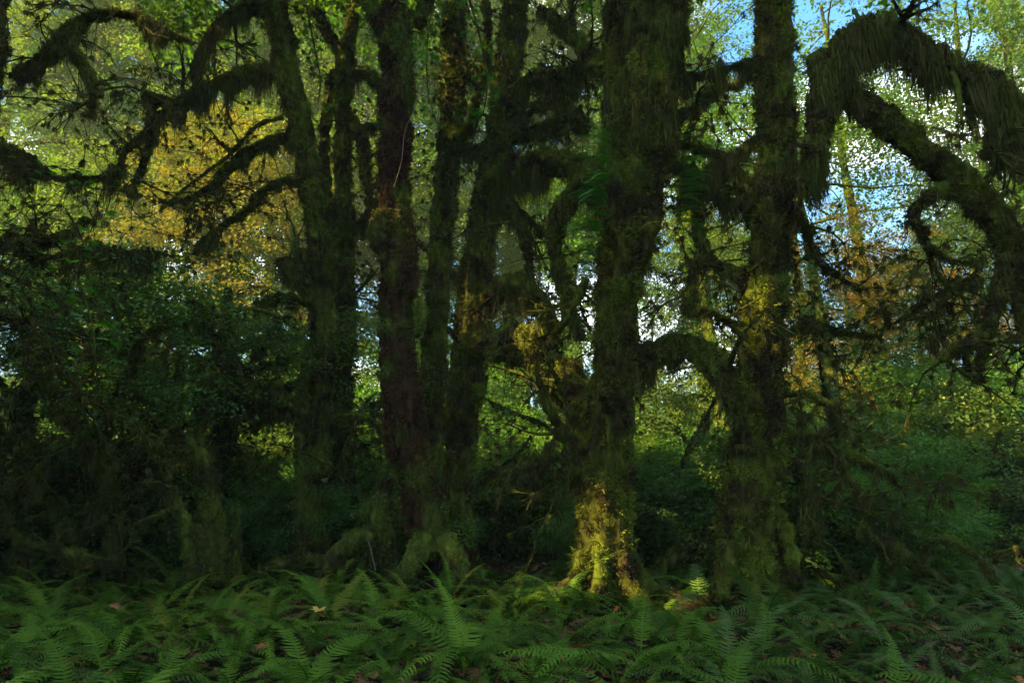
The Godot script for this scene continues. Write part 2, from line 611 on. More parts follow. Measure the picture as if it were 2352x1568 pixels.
# One stem or limb of a mossy tree. o: pal, fur (tufts per square metre), size, drape [per metre, low, high], trunk_drape, twigs [how many, length, radius]
func wood(t: Node3D, called: String, path: Array, o := {}) -> Dictionary:
	var r0 := 0.0
	if called == "limb" and not o.has("thick"):          # limbs thin out towards their ends
		for i in path.size():
			path[i][1] *= lerpf(0.82, 0.62, float(i) / path.size())
	for a in path:
		r0 = maxf(r0, a[1])
	var sides := 34 if r0 > 0.25 else (22 if r0 > 0.1 else 12)
	cur_at = t.position
	var local := []
	for a in path:
		local.append([a[0] - t.position, a[1]])
	var pal: Array = o.get("pal", PAL_OLIVE)
	var w := sweep(local, sides, o.get("lump", 0.16 if called != "limb" else 0.30), o.get("fine", 0.045 if r0 > 0.1 else 0.02), pal, o.get("flute", 0.0))
	part(called, w.mesh, M.bark, t)
	if o.get("fur", 550.0) > 0.0:
		fur(w, cur_fur, o.get("fur", 550.0), o.get("size", 0.05))
	if o.has("drape"):
		drape(w, cur_hang, o.drape[0], o.drape[1], o.drape[2], o.get("wide", 0.16), o.get("from", 0.0), o.get("to", 1.0))
	if o.has("skin"):
		drape(w, cur_hang, o.skin[0], o.skin[1], o.skin[2], 0.13, o.get("from", 0.0), o.get("to", 1.0), false)
	if called == "limb" and r0 > 0.05:                    # side branches fork off
		for k in rng.randi_range(3, 5):
			var i := rng.randi_range(int(w.rows * 0.25), w.rows - 1)
			twigs(cur_twigs, w.cs[i], Vector3(rnd(-1, 1), rnd(-0.8, 0.5), rnd(-1, 1)).normalized(), rnd(0.6, 1.3), w.rs[i] * 0.45, 2, pal, cur_hang)
			twig_count += 1
	if o.has("roots"):                                   # roots that run out from the foot
		for k in o.roots:
			var a: float = TAU * (k + rnd(-0.25, 0.25)) / o.roots
			var out := Vector3(cos(a), 0, sin(a))
			var foot: Vector3 = local[0][0]
			var r1: float = local[1][1]
			var rp := [[Vector3(foot.x, 0.75, foot.z) + out * r1 * 0.75, r1 * 0.22], [Vector3(foot.x, 0.35, foot.z) + out * r1 * 1.15, r1 * 0.24], [Vector3(foot.x, 0.10, foot.z) + out * (r1 * 1.5 + 0.3), r1 * 0.24], [Vector3(foot.x, 0.02, foot.z) + out.rotated(Vector3.UP, rnd(-0.4, 0.4)) * (r1 * 1.5 + rnd(0.7, 1.1)), r1 * 0.14], [Vector3(foot.x, -0.12, foot.z) + out.rotated(Vector3.UP, rnd(-0.6, 0.6)) * (r1 * 1.5 + rnd(1.2, 1.7)), r1 * 0.06]]
			var rw := sweep(rp, 12, 0.25, 0.02, PAL_OLIVE)
			part("root", rw.mesh, M.bark, t)
			fur(rw, cur_fur, 600.0, 0.042)
	if o.has("twigs"):
		for k in o.twigs[0]:
			var i := rng.randi_range(int(w.rows * o.get("twig_from", 0.15)), w.rows - 1)
			var c: Vector3 = w.cs[i]
			twigs(cur_twigs, c, Vector3(rnd(-1, 1), rnd(-0.6, 0.6), rnd(-1, 1)).normalized(), o.twigs[1] * rnd(0.6, 1.3), o.twigs[2], 2, pal, cur_hang)
			twig_count += 1
	return w

var edge_leaves: Buf                                    # smaller twigs round the openings that let the flecks of sun through

func leaves_at(buf: Buf, p: Vector3, s: float, gap: float, world := Vector3.ZERO) -> void:
	if gap > 0.0 and in_gap(p + world, gap):
		for k in 4:
			var q := p + Vector3(rnd(-0.6, 0.6), rnd(-0.4, 0.4), rnd(-0.6, 0.6))
			if not in_gap(q + world, 0.46):
				leaf_twig(edge_leaves, q, rnd(0.6, 0.85))
		return
	leaf_twig(buf, p, s)

func leaf_twig(buf: Buf, p: Vector3, s: float) -> void:
	var b := Basis(Vector3.UP, rnd(0, TAU)) * Basis(Vector3.RIGHT, rnd(-0.35, 0.55))
	var v := rnd(0.7, 1.3)
	buf.add(b.scaled(Vector3(s, s, s)), p, Color(v * rnd(0.8, 1.35), v, v * rnd(0.7, 1.2)))

func crown_cloud(t: Node3D, center: Vector3, size: Vector3, clumps: int, per: int, kind: String, material: Material, gap := 0.0, called := "crown") -> void:   # clumps of leafy twigs through an ellipsoid
	var buf := Buf.new()
	edge_leaves = Buf.new()
	for k in clumps:
		var d := Vector3(rnd(-1, 1), rnd(-1, 1), rnd(-1, 1))
		while d.length() > 1.0:
			d = Vector3(rnd(-1, 1), rnd(-1, 1), rnd(-1, 1))
		var c := center + d * size
		var spread := rnd(0.5, 1.1)
		for j in per:
			var p := c + Vector3(rng.randfn(0, 0.55), rng.randfn(0, 0.3), rng.randfn(0, 0.55)) * spread
			leaves_at(buf, p, rnd(0.7, 1.25), gap, t.position)
	flush(called, buf, pick(sprays[kind]), material, t)
	flush(called, edge_leaves, pick(sprays.fine), material, t)

func leafmat(r: float, g: float, b: float) -> StandardMaterial3D:
	var m := mat("leaf", 0.5, 0.3, Color(0.95, 1.0, 0.5))
	m.albedo_color = lit(r, g, b)
	return m

func broadleaf(seed_: int, called: String, h: float, base: float, reach: float, r: float, limbs: int, per: int, kind: String, stems := 1, gap := 0.0, at := Vector3.ZERO) -> Node3D:
	rng.seed = seed_
	var t := Node3D.new()
	t.name = called
	t.position = at
	var buf := Buf.new()
	edge_leaves = Buf.new()
	for s in stems:
		var lean := Vector3(rnd(-0.12, 0.12), 0, rnd(-0.12, 0.12)) * (1.0 if stems == 1 else 3.0)
		var top := h * rnd(0.85, 1.0)
		var path := []
		for i in 7:
			var u := i / 6.0
			path.append([Vector3(lean.x * top * u + rnd(-0.1, 0.1) * (1.0 - u) * 2.0 * u, top * u - 0.25, lean.z * top * u) + Vector3(rnd(-0.2, 0.2), 0, rnd(-0.2, 0.2)) * (0.3 + u), r * (1.15 - u * 0.95)])
		var w := sweep(path, 10, 0.12, 0.02, PAL_OLIVE)
		part("trunk", w.mesh, M.bark, t)
		for k in limbs:
			var u := lerpf(base / h, 0.97, (k + rng.randf()) / limbs)
			var i := int(u * (w.rows - 1))
			var a := k * 2.4 + s * 1.1 + rnd(-0.4, 0.4)
			var length := reach * rnd(0.6, 1.1) * (1.15 - 0.75 * absf(u - 0.45))
			var lp := wander(w.cs[i], Vector3(cos(a), rnd(0.1, 0.7), sin(a)), length, w.rs[i] * 0.55, 0.05, 0.16)
			var clear := true
			for q in lp:
				if gap > 0.0 and in_gap(q[0] + at, 0.12):
					clear = false
			if clear and w.rs[i] > 0.03:
				part("limb", sweep(lp, 6, 0.1, 0.01, PAL_OLIVE).mesh, M.bark, t)
			for j in per:
				var q: Vector3 = lp[int(lerpf(0.3, 1.0, sqrt(rng.randf())) * (lp.size() - 1))][0]
				leaves_at(buf, q + Vector3(rng.randfn(0, 0.17), rng.randfn(-0.02, 0.13), rng.randfn(0, 0.17)) * reach * 0.85, rnd(0.65, 1.25), gap, at)
	flush("crown", buf, pick(sprays[kind]), M.leaf_green, t)
	flush("crown", edge_leaves, pick(sprays.fine), M.leaf_green, t)
	return t

func conifer(seed_: int, h: float, reach: float, r: float, whorls: int) -> Node3D:
	rng.seed = seed_
	var t := Node3D.new()
	t.name = "conifer_tree"
	var path := []
	for i in 6:
		var u := i / 5.0
		path.append([Vector3(rnd(-0.1, 0.1), h * u - 0.3, rnd(-0.1, 0.1)), maxf(0.02, r * (1.0 - u * 0.96))])
	part("trunk", sweep(path, 9, 0.08, 0.02, PAL_OLIVE).mesh, M.bark, t)
	var buf := Buf.new()
	var st := begin()
	for k in whorls:
		var u := lerpf(0.1, 0.99, float(k) / whorls)
		var length := reach * (1.05 - u) * rnd(0.75, 1.15) + 0.25
		for j in 5:
			var a := j * TAU / 5.0 + k * 0.7 + rnd(-0.3, 0.3)
			var out := Vector3(cos(a), 0, sin(a))
			var root := Vector3(0, h * u, 0)
			var n := maxi(1, int(length / (0.55 if h > 8.0 else 0.2)))
			var end := root + out * length + Vector3(0, -0.28 * length, 0)
			var w := Vector3(-sin(a), 0, cos(a)) * 0.03
			tri(st, root - w, root + w, end, Color(0.05, 0.04, 0.03))
			for i in n:
				var f := (i + 0.5) / n
				var p := root.lerp(end, f) + Vector3(0, 0.12 * length * sin(f * PI), 0)
				var s: float = rnd(0.7, 1.2) * (0.75 + 0.5 * (1.0 - absf(f - 0.5))) * (1.0 if h > 8.0 else 0.5)
				var b := Basis(Vector3.UP, PI / 2 - a + rnd(-0.5, 0.5)) * Basis(Vector3.RIGHT, rnd(0.1, 0.5))
				var v := rnd(0.7, 1.25)
				buf.add(b.scaled(Vector3(s, s, s)), p, Color(v * rnd(0.85, 1.2), v, v * rnd(0.8, 1.15)))
	var o := part("branches", done(st), M.bark, t)
	o.set_meta("kind", "stuff")
	flush("crown", buf, pick(sprays.needle), M.needle_green, t)
	return t

func plant(proto: Node3D, label: String, category: String, group: String, at: Vector3, turn: float, s: float, material: Material = null, called := "") -> Node3D:
	var o: Node3D = proto.duplicate()
	o.name = numbered(called if called != "" else String(proto.name))
	add_child(o)
	o.position = at
	o.rotation.y = turn
	o.scale = Vector3(s, s, s)
	tag(o, label, category, group)
	if material != null:
		o.get_node("crown").material_override = material
	return o

# ---------------------------------------------------------------- ferns and leaves
func fern(at: Vector3, n: int, size: float, label: String, group := "", tones := [0, 1, 2, 4], spread := 1.0, turn := 0.0) -> Node3D:
	var t := thing("sword_fern", label, "fern", at, group)
	for k in n:
		var u := (k + 0.5) / n                           # inner fronds stand, outer ones lie over
		var a := turn + k * 2.39996 + rnd(-0.35, 0.35)
		var s := size * rnd(0.68, 1.1)
		var b := Basis(Vector3.UP, a) * Basis(Vector3.RIGHT, lerpf(-0.2, 0.55 * spread, u) + rnd(-0.2, 0.2)) * Basis(Vector3.BACK, rnd(-0.3, 0.3))
		var m: Material = M.fern[pick(tones)]
		if u > 0.65 and rng.randf() < 0.3:
			m = M.dead_fern
			b = b * Basis(Vector3.RIGHT, 0.45)
		part("frond", pick(fronds), m, t, Transform3D(b.scaled(Vector3(s, s, s)), Vector3(cos(a), 0, sin(a)) * 0.04 + Vector3(0, 0.03, 0)))
	return t

func fallen(px: float, py: float, height: float, size: float, tone_: int, label: String, group := "") -> void:
	var c := Vector3((px - 1176.0) / F, (784.0 - py) / F, -1.0).rotated(Vector3.RIGHT, PITCH)
	var p := EYE + c * ((EYE.y - height) / -c.y)
	p.y = maxf(p.y, gh(p.x, p.z) + 0.03)
	var o := part(numbered("fallen_leaf"), pick(leaf_shapes), M.dead_leaf[tone_], self, Transform3D(Basis(Vector3.UP, rnd(0, TAU)) * Basis(Vector3.RIGHT, rnd(0.2, 0.9)).scaled(Vector3(size, size, size)), p))
	tag(o, label, "leaf", group)

func leafy_twig(called: String, label: String, path: Array, n: int, size: float, spread: float, tones: Array, down := 0.5) -> Node3D:   # a twig with maple leaves one can count
	var t := thing(called, label, "plant", path[0][0])
	var local := []
	for a in path:
		local.append([a[0] - t.position, a[1]])
	var w := sweep(local, 6, 0.1, 0.003, PAL_OLIVE)
	part("stem", w.mesh, M.bark, t)
	for k in n:
		var i := int(lerpf(0.12, 1.0, rng.randf()) * (w.rows - 1))
		var p: Vector3 = w.cs[i] + Vector3(rnd(-spread, spread), rnd(-spread, spread * 0.6), rnd(-spread, spread))
		var s := size * rnd(0.65, 1.2)
		var b := Basis(Vector3.UP, rnd(0, TAU)) * Basis(Vector3.RIGHT, rnd(0.0, 1.0) * down + 0.1) * Basis(Vector3.BACK, rnd(-0.4, 0.4))
		part("leaf", pick(leaf_shapes), M.green_leaf[pick(tones)], t, Transform3D(b.scaled(Vector3(s, s, s)), p))
	return t

# ---------------------------------------------------------------- the setting
func make_ground() -> void:
	var st := begin()
	var xs := []
	var x := -300.0
	while x < 300.0:
		xs.append(x)
		x += clampf(absf(x) * 0.1, 0.22, 25.0)
	var zs := []
	var z := 60.0
	while z > -420.0:
		zs.append(z)
		z -= clampf(absf(z + 8.0) * 0.09, 0.22, 25.0)
	var verts := PackedVector3Array()
	var cols := PackedColorArray()
	for j in zs.size():
		for i in xs.size():
			var p := Vector3(xs[i], gh(xs[i], zs[j]), zs[j])
			p.y += noise.get_noise_2d(xs[i] * 6.0, zs[j] * 6.0) * 0.03
			verts.append(p)
			var a := noise.get_noise_2d(p.x * 1.7, p.z * 1.7) + 0.5 * noise.get_noise_2d(p.x * 6.0, p.z * 6.0)
			cols.append(mixc(Color(0.055, 0.036, 0.020), Color(0.045, 0.065, 0.018), 0.4 + a * 1.6))
	var index := PackedInt32Array()
	for j in zs.size() - 1:
		for i in xs.size() - 1:
			var a := j * xs.size() + i
			index.append_array(PackedInt32Array([a, a + xs.size(), a + 1, a + 1, a + xs.size(), a + xs.size() + 1]))
	var arrays := []
	arrays.resize(Mesh.ARRAY_MAX)
	arrays[Mesh.ARRAY_VERTEX] = verts
	arrays[Mesh.ARRAY_COLOR] = cols
	arrays[Mesh.ARRAY_INDEX] = index
	var m := ArrayMesh.new()
	m.add_surface_from_arrays(Mesh.PRIMITIVE_TRIANGLES, arrays)
	st.create_from(m, 0)
	st.generate_normals()
	var g := part("ground", st.commit(), M.soil, self)
	g.set_meta("kind", "structure")
	g.set_meta("label", "dark leaf-strewn forest floor under the ferns")

func make_litter() -> void:
	rng.seed = 400
	var buf := Buf.new()
	for k in 9000:
		var d := rnd(3.5, 17.0)
		var x := rnd(-0.85, 0.85) * d
		var p := Vector3(x, gh(x, -d) + rnd(0.015, 0.06), -d)
		var s := rnd(0.05, 0.13)
		var b := Basis(Vector3.UP, rnd(0, TAU)) * Basis(Vector3.RIGHT, rnd(-0.5, 0.5)) * Basis(Vector3.BACK, rnd(-0.4, 0.4))
		var c: Color = mixc(Color(0.20, 0.085, 0.03), Color(0.10, 0.055, 0.03), rng.randf()) * rnd(0.5, 1.5)
		buf.add(b.scaled(Vector3(s, s, s)), p, c)
	flush("leaf_litter", buf, leaf_shapes[1], M.litter, self)
	var o := get_node("leaf_litter")
	tag(o, "brown and rust maple leaves littering the ground between the ferns", "leaf litter")
	rng.seed = 401
	var g := Buf.new()                                   # moss and small herbs that carpet the floor
	for k in 14000:
		var d := rnd(4.0, 22.0)
		var x := rnd(-0.85, 0.85) * d
		if noise.get_noise_2d(x * 1.7, -d * 1.7) < -0.12:
			continue
		var s := rnd(0.04, 0.11)
		var b := Basis(Vector3.UP, rnd(0, TAU))
		g.add(b.scaled(Vector3(s, s, s)), Vector3(x, gh(x, -d), -d), Color(0.05, 0.095, 0.02) * rnd(0.6, 1.5))
	flush("ground_moss", g, tuft_mesh, M.moss, self)
	tag(get_node("ground_moss"), "green moss and low herbs carpeting the forest floor", "moss")

func make_view() -> void:
	var cam := Camera3D.new()
	cam.name = "camera"
	add_child(cam)
	cam.position = EYE
	cam.rotation = Vector3(PITCH, 0, 0)
	cam.fov = rad_to_deg(2.0 * atan(784.0 / F))
	cam.near = 0.05
	cam.far = 1500.0
	cam.current = true
	var sun := DirectionalLight3D.new()
	sun.name = "sun"
	add_child(sun)
	sun.look_at_from_position(SUN * 50.0, Vector3.ZERO)
	sun.light_energy = 1.2
	sun.light_color = Color(1.0, 0.86, 0.56)
	sun.light_angular_distance = 0.5
	sun.shadow_enabled = true
	var env := Environment.new()
	env.background_mode = Environment.BG_SKY
	var sky := Sky.new()
	var look := ProceduralSkyMaterial.new()
	look.sky_top_color = Color(0.12, 0.37, 0.62)
	look.sky_horizon_color = Color(0.52, 0.72, 0.82)
	look.sky_curve = 0.22
	look.ground_bottom_color = Color(0.10, 0.12, 0.08)
	look.ground_horizon_color = Color(0.35, 0.42, 0.36)
	look.sun_angle_max = 20.0
	look.sky_cover = clouds()
	sky.sky_material = look
	env.sky = sky
	env.background_energy_multiplier = 0.52
	env.tonemap_mode = Environment.TONE_MAPPER_LINEAR
	env.tonemap_exposure = 9.0
	env.sdfgi_enabled = true
	env.ssao_enabled = true
	env.ssil_enabled = true
	env.fog_enabled = true
	env.fog_density = 0.0009
	env.fog_light_color = Color(0.80, 0.90, 0.76)
	var we := WorldEnvironment.new()
	we.name = "environment"
	we.environment = env
	add_child(we)

func clouds() -> ImageTexture:
	var n := FastNoiseLite.new()
	n.seed = 8
	n.noise_type = FastNoiseLite.TYPE_SIMPLEX_SMOOTH
	n.frequency = 1.0
	n.fractal_octaves = 5
	var w := 512
	var h := 256
	var im := Image.create(w, h, false, Image.FORMAT_RGBA8)
	for y in h:
		var e := PI * (0.5 - (y + 0.5) / h)
		for x in w:
			var a := TAU * (x + 0.5) / w
			var d := Vector3(cos(a) * cos(e), sin(e) * 2.0, sin(a) * cos(e))
			var v := smoothstep(-0.15, 0.40, n.get_noise_3dv(d * 2.2))
			im.set_pixel(x, y, Color(1.0, 0.96, 0.88, v))
	return ImageTexture.create_from_image(im)

# ---------------------------------------------------------------- the scene
func _ready() -> void:
	noise.seed = 3
	noise.noise_type = FastNoiseLite.TYPE_SIMPLEX_SMOOTH
	noise.frequency = 1.0
	noise.fractal_type = FastNoiseLite.FRACTAL_NONE
	make_view()
	gaps = [[V(1335, 1275, 9.65), 0.06], [V(1238, 800, 10.8), 0.30], [V(1290, 858, 10.65), 0.15], [V(1080, 718, 12.6), 0.12], [V(1770, 705, 9.1), 0.02], [V(300, 925, 10.9), 0.12], [V(1400, 1195, 9.5), 0.03]]
	make_materials()
	M.leaf_green = leafmat(0.072, 0.160, 0.042)
	M.leaf_lime = leafmat(0.115, 0.192, 0.046)
	M.leaf_gold = leafmat(0.235, 0.185, 0.036)
	M.leaf_yellow = leafmat(0.180, 0.172, 0.046)
	M.leaf_fresh = leafmat(0.090, 0.215, 0.042)
	M.leaf_brown = leafmat(0.165, 0.130, 0.040)
	M.needle_green = mat("needle", 0.6, 0.3, Color(0.35, 0.45, 0.15))
	M.needle_green.albedo_color = lit(0.045, 0.105, 0.032)
	make_shared()
	make_ground()
	make_litter()
	print("ground ", Time.get_ticks_msec())
	hero_trees()
	print("heroes ", Time.get_ticks_msec())
	backdrop()
	print("backdrop ", Time.get_ticks_msec())
	undergrowth()
	fern_bank()
	print("done ", Time.get_ticks_msec())

func hero_trees() -> void:
	var t: Node3D
	var w: Dictionary
	# the thickest trunk, right of the middle
	rng.seed = 1001
	start_tree()
	t = thing("maple_tree", "thickest mossy maple trunk, draped in long moss, sunlit at its foot", "tree", G(1400, 10.0))
	w = wood(t, "trunk", L([[1396, 1420, 10.0, 225], [1398, 1350, 10.0, 190], [1396, 1250, 10.0, 172], [1394, 1100, 10.0, 155], [1402, 950, 10.0, 138], [1412, 800, 10.0, 126], [1425, 650, 10.0, 140], [1452, 480, 10.0, 190], [1472, 300, 10.0, 215], [1484, 120, 10.0, 235], [1490, -60, 10.0, 240], [1500, -400, 10.2, 150], [1510, -800, 10.6, 90]]), {"roots": 6, "fur": 620.0, "flute": 0.30, "lump": 0.10, "skin": [230, 0.15, 0.75], "from": 0.38, "to": 0.95, "size": 0.055})
	drape(w, cur_hang, 110, 0.1, 0.35, 0.1, 0.05, 0.45, false)
	wood(t, "limb", L([[1470, 830, 10.0, 84], [1520, 800, 9.9, 88], [1570, 792, 9.8, 92], [1620, 815, 9.7, 86], [1660, 858, 9.6, 76], [1692, 920, 9.5, 60]]), {"fur": 1100.0, "size": 0.06, "drape": [220, 0.3, 0.75], "pal": PAL_BRIGHT})
	wood(t, "limb", L([[1350, 1040, 10.1, 44], [1300, 995, 10.25, 40], [1262, 945, 10.3, 34], [1240, 880, 10.3, 26], [1232, 830, 10.3, 18]]), {"drape": [30, 0.08, 0.2]})
	wood(t, "limb", L([[1345, 1050, 10.1, 30], [1280, 1045, 10.3, 26], [1215, 1068, 10.5, 24], [1160, 1078, 10.6, 16], [1115, 1082, 10.7, 8]]), {"drape": [60, 0.08, 0.25], "twigs": [7, 0.62, 0.012]})
	wood(t, "limb", L([[1262, 1020, 10.4, 16], [1246, 1070, 10.5, 18], [1240, 1120, 10.5, 16], [1236, 1165, 10.5, 8]]), {"drape": [60, 0.1, 0.25]})
	wood(t, "limb", L([[1335, 1080, 10.1, 26], [1310, 1110, 10.3, 20], [1292, 1145, 10.4, 10]]), {"drape": [60, 0.08, 0.2]})
	wood(t, "limb", L([[1430, 330, 10.0, 70], [1360, 400, 10.2, 66], [1285, 480, 10.4, 60], [1278, 560, 10.4, 52], [1296, 650, 10.3, 36], [1318, 730, 10.2, 24], [1340, 780, 10.1, 14]]), {"drape": [90, 0.2, 0.6]})
	wood(t, "limb", L([[1312, 715, 10.2, 26], [1285, 755, 10.1, 24], [1262, 795, 10.1, 12]]), {"drape": [50, 0.1, 0.25]})
	wood(t, "limb", L([[1345, 640, 10.1, 30], [1325, 690, 10.1, 26], [1312, 715, 10.2, 20]]), {})
	wood(t, "limb", L([[1540, 270, 10.2, 50], [1600, 250, 10.8, 40], [1640, 205, 11.2, 32], [1690, 195, 11.5, 24], [1740, 150, 11.6, 14]]), {"drape": [50, 0.1, 0.4], "twigs": [7, 1.00, 0.02]})
	wood(t, "limb", L([[1385, 160, 10.0, 60], [1330, 100, 10.5, 44], [1290, 50, 11.0, 36], [1240, 20, 11.5, 26]]), {"drape": [50, 0.1, 0.5], "twigs": [9, 1.00, 0.02]})
	end_tree(t)
	crown_cloud(t, Vector3(0.8, 13.0, 0.5), Vector3(4.0, 2.2, 4.0), 12, 10, "big", M.leaf_green, 1.4)

	# the reddish trunk left of the middle
	rng.seed = 1002
	start_tree()
	t = thing("maple_tree", "rust-brown mossy maple trunk with a knobbed top and bulging rings", "tree", G(990, 10.9))
	wood(t, "trunk", L([[1010, 1395, 10.80, 190], [1002, 1330, 10.80, 150], [985, 1220, 10.80, 135], [958, 1100, 10.80, 122], [932, 980, 10.80, 118], [915, 850, 10.80, 108], [912, 720, 10.80, 100], [914, 620, 10.80, 106], [908, 520, 10.80, 96], [904, 430, 10.80, 84], [908, 300, 10.80, 88], [914, 150, 10.90, 94], [908, 60, 11.00, 98], [905, 22, 11.10, 70], [905, 8, 11.10, 30]]), {"roots": 5, "fur": 760.0, "pal": PAL_RUST, "flute": 0.22, "lump": 0.13, "size": 0.05, "skin": [70, 0.06, 0.22]})
	wood(t, "limb", L([[880, 60, 11.00, 50], [850, 10, 11.20, 52], [845, -60, 11.50, 50], [870, -200, 11.90, 40], [880, -420, 12.30, 26]]), {"drape": [40, 0.15, 0.4]})
	wood(t, "limb", L([[960, 60, 11.00, 44], [985, -20, 11.20, 40], [1010, -150, 11.70, 36], [1020, -400, 12.30, 24]]), {"drape": [40, 0.15, 0.4]})
	wood(t, "burl", L([[880, 600, 10.60, 30], [868, 545, 10.55, 50], [868, 515, 10.55, 46], [880, 490, 10.60, 22]]), {"pal": PAL_BRIGHT, "fur": 900.0})
	wood(t, "burl", L([[955, 690, 10.60, 24], [968, 715, 10.55, 34], [968, 745, 10.55, 30], [955, 775, 10.60, 20]]), {"pal": PAL_BRIGHT, "fur": 900.0})
	wood(t, "root", L([[975, 1230, 10.60, 60], [950, 1290, 10.20, 52], [930, 1335, 9.90, 42]]), {"pal": PAL_BRIGHT})
	wood(t, "root", L([[1020, 1240, 10.60, 70], [1048, 1300, 10.30, 60], [1062, 1345, 10.00, 44]]), {"pal": PAL_BRIGHT})
	end_tree(t)
	crown_cloud(t, Vector3(-0.5, 13.5, 0.0), Vector3(3.4, 2.0, 3.4), 5, 10, "big", M.leaf_green, 1.4)

	# the right trunk
	rng.seed = 1003
	start_tree()
	t = thing("maple_tree", "mossy maple trunk right of the thickest one, with a green collar halfway up", "tree", G(1730, 9.6))
	wood(t, "trunk", L([[1738, 1420, 9.50, 215], [1732, 1330, 9.50, 178], [1722, 1200, 9.50, 165], [1732, 1050, 9.50, 152], [1744, 920, 9.50, 138], [1752, 800, 9.50, 130], [1752, 705, 9.50, 136], [1756, 672, 9.50, 118], [1768, 560, 9.50, 112], [1780, 450, 9.50, 116], [1784, 350, 9.50, 112], [1782, 200, 9.60, 100], [1776, 50, 9.70, 98], [1770, -120, 9.80, 94], [1760, -500, 10.20, 70]]), {"roots": 6, "fur": 720.0, "flute": 0.22, "lump": 0.10, "skin": [90, 0.08, 0.3], "size": 0.055})
	wood(t, "root", L([[1790, 1180, 9.40, 44], [1812, 1270, 9.30, 52], [1830, 1350, 9.10, 44]]), {})
	wood(t, "root", L([[1680, 1250, 9.40, 60], [1665, 1320, 9.20, 56], [1655, 1375, 9.00, 40]]), {})
	wood(t, "limb", L([[1735, 660, 9.60, 50], [1690, 628, 9.90, 42], [1640, 600, 10.20, 36], [1608, 540, 10.40, 34], [1596, 470, 10.50, 26], [1570, 410, 10.60, 14]]), {"drape": [70, 0.12, 0.4], "twigs": [9, 0.88, 0.018]})
	wood(t, "limb", L([[1735, 760, 9.60, 30], [1690, 745, 9.50, 26], [1630, 715, 9.40, 28], [1582, 705, 9.40, 30], [1590, 650, 9.50, 28], [1600, 590, 9.80, 24]]), {"drape": [60, 0.1, 0.3], "twigs": [7, 0.62, 0.014]})
	wood(t, "limb", L([[1740, 470, 9.60, 46], [1700, 400, 9.90, 44], [1660, 360, 10.20, 42], [1600, 340, 10.40, 34], [1560, 330, 10.40, 22]]), {"drape": [70, 0.1, 0.35], "twigs": [9, 1.00, 0.018]})
	wood(t, "limb", L([[1800, 905, 9.50, 40], [1850, 905, 9.40, 28], [1900, 925, 9.30, 22], [1945, 945, 9.20, 10]]), {"drape": [40, 0.06, 0.2], "twigs": [5, 0.62, 0.012]})
	wood(t, "limb", L([[1795, 1000, 9.60, 52], [1850, 1000, 9.60, 44], [1920, 1035, 9.60, 42], [1990, 1062, 9.60, 34], [2040, 1085, 9.60, 24], [2065, 1120, 9.60, 12]]), {"drape": [50, 0.08, 0.25], "twigs": [9, 0.75, 0.014]})
	wood(t, "limb", L([[1920, 1040, 9.60, 34], [1945, 1090, 9.50, 30], [1975, 1135, 9.40, 20], [1990, 1170, 9.40, 10]]), {"drape": [40, 0.06, 0.2]})
	wood(t, "limb", L([[1800, 1020, 9.70, 54], [1835, 1080, 9.70, 56], [1862, 1130, 9.60, 50], [1872, 1190, 9.50, 36], [1880, 1250, 9.40, 26]]), {"drape": [60, 0.1, 0.3]})
	wood(t, "limb", L([[1810, 470, 9.60, 40], [1850, 520, 9.90, 30], [1875, 590, 10.10, 26], [1920, 630, 10.20, 22], [1980, 670, 10.30, 10]]), {"drape": [40, 0.06, 0.2], "twigs": [9, 0.75, 0.014]})
	wood(t, "limb", L([[1815, 760, 9.80, 30], [1870, 740, 10.40, 22], [1930, 760, 10.80, 20], [2010, 770, 11.10, 10]]), {"drape": [40, 0.06, 0.2], "twigs": [9, 0.88, 0.014]})
	end_tree(t)
	crown_cloud(t, Vector3(1.0, 13.0, 0.0), Vector3(3.2, 2.0, 3.4), 8, 10, "big", M.leaf_green, 1.4)

	# twin trunks behind the middle
	rng.seed = 1004
	start_tree()
	t = thing("maple_tree", "mossy maple behind the thickest trunk, its low limb sunlit gold", "tree", G(1060, 13.0))
	wood(t, "trunk", L([[1062, 1330, 13.0, 120], [1056, 1240, 13.0, 96], [1050, 1130, 13.0, 84], [1058, 1010, 13.0, 96], [1072, 880, 13.0, 104], [1080, 760, 13.0, 100], [1094, 620, 13.0, 98], [1115, 500, 13.0, 92], [1135, 400, 13.0, 90], [1155, 250, 13.1, 84], [1172, 100, 13.3, 76], [1185, -80, 13.6, 70], [1190, -400, 14.0, 40]]), {"roots": 5, "fur": 420.0, "flute": 0.2, "lump": 0.14, "skin": [90, 0.12, 0.5]})
	wood(t, "limb", L([[1120, 450, 13.0, 100], [1160, 400, 12.6, 98], [1215, 382, 12.0, 92], [1280, 378, 11.4, 86], [1340, 382, 10.8, 82], [1400, 404, 10.3, 72]]), {"fur": 800.0, "drape": [260, 0.35, 0.95], "size": 0.06})
	wood(t, "limb", L([[1100, 720, 13.0, 70], [1150, 660, 12.6, 76], [1195, 650, 12.3, 78], [1235, 690, 12.1, 68], [1262, 735, 12.0, 46], [1266, 780, 12.0, 26]]), {"drape": [110, 0.3, 0.7]})
	wood(t, "limb", L([[1090, 800, 12.9, 60], [1150, 790, 12.0, 72], [1195, 786, 11.2, 78], [1240, 812, 11.0, 96], [1290, 862, 10.85, 96], [1330, 915, 10.5, 90], [1365, 970, 10.2, 80]]), {"thick": 1, "fur": 1000.0, "size": 0.055, "drape": [110, 0.3, 0.8], "pal": PAL_OLIVE})
	wood(t, "limb", L([[1170, 460, 12.5, 44], [1200, 520, 12.2, 40], [1210, 570, 12.1, 30], [1218, 620, 12.1, 14]]), {"drape": [60, 0.15, 0.4]})
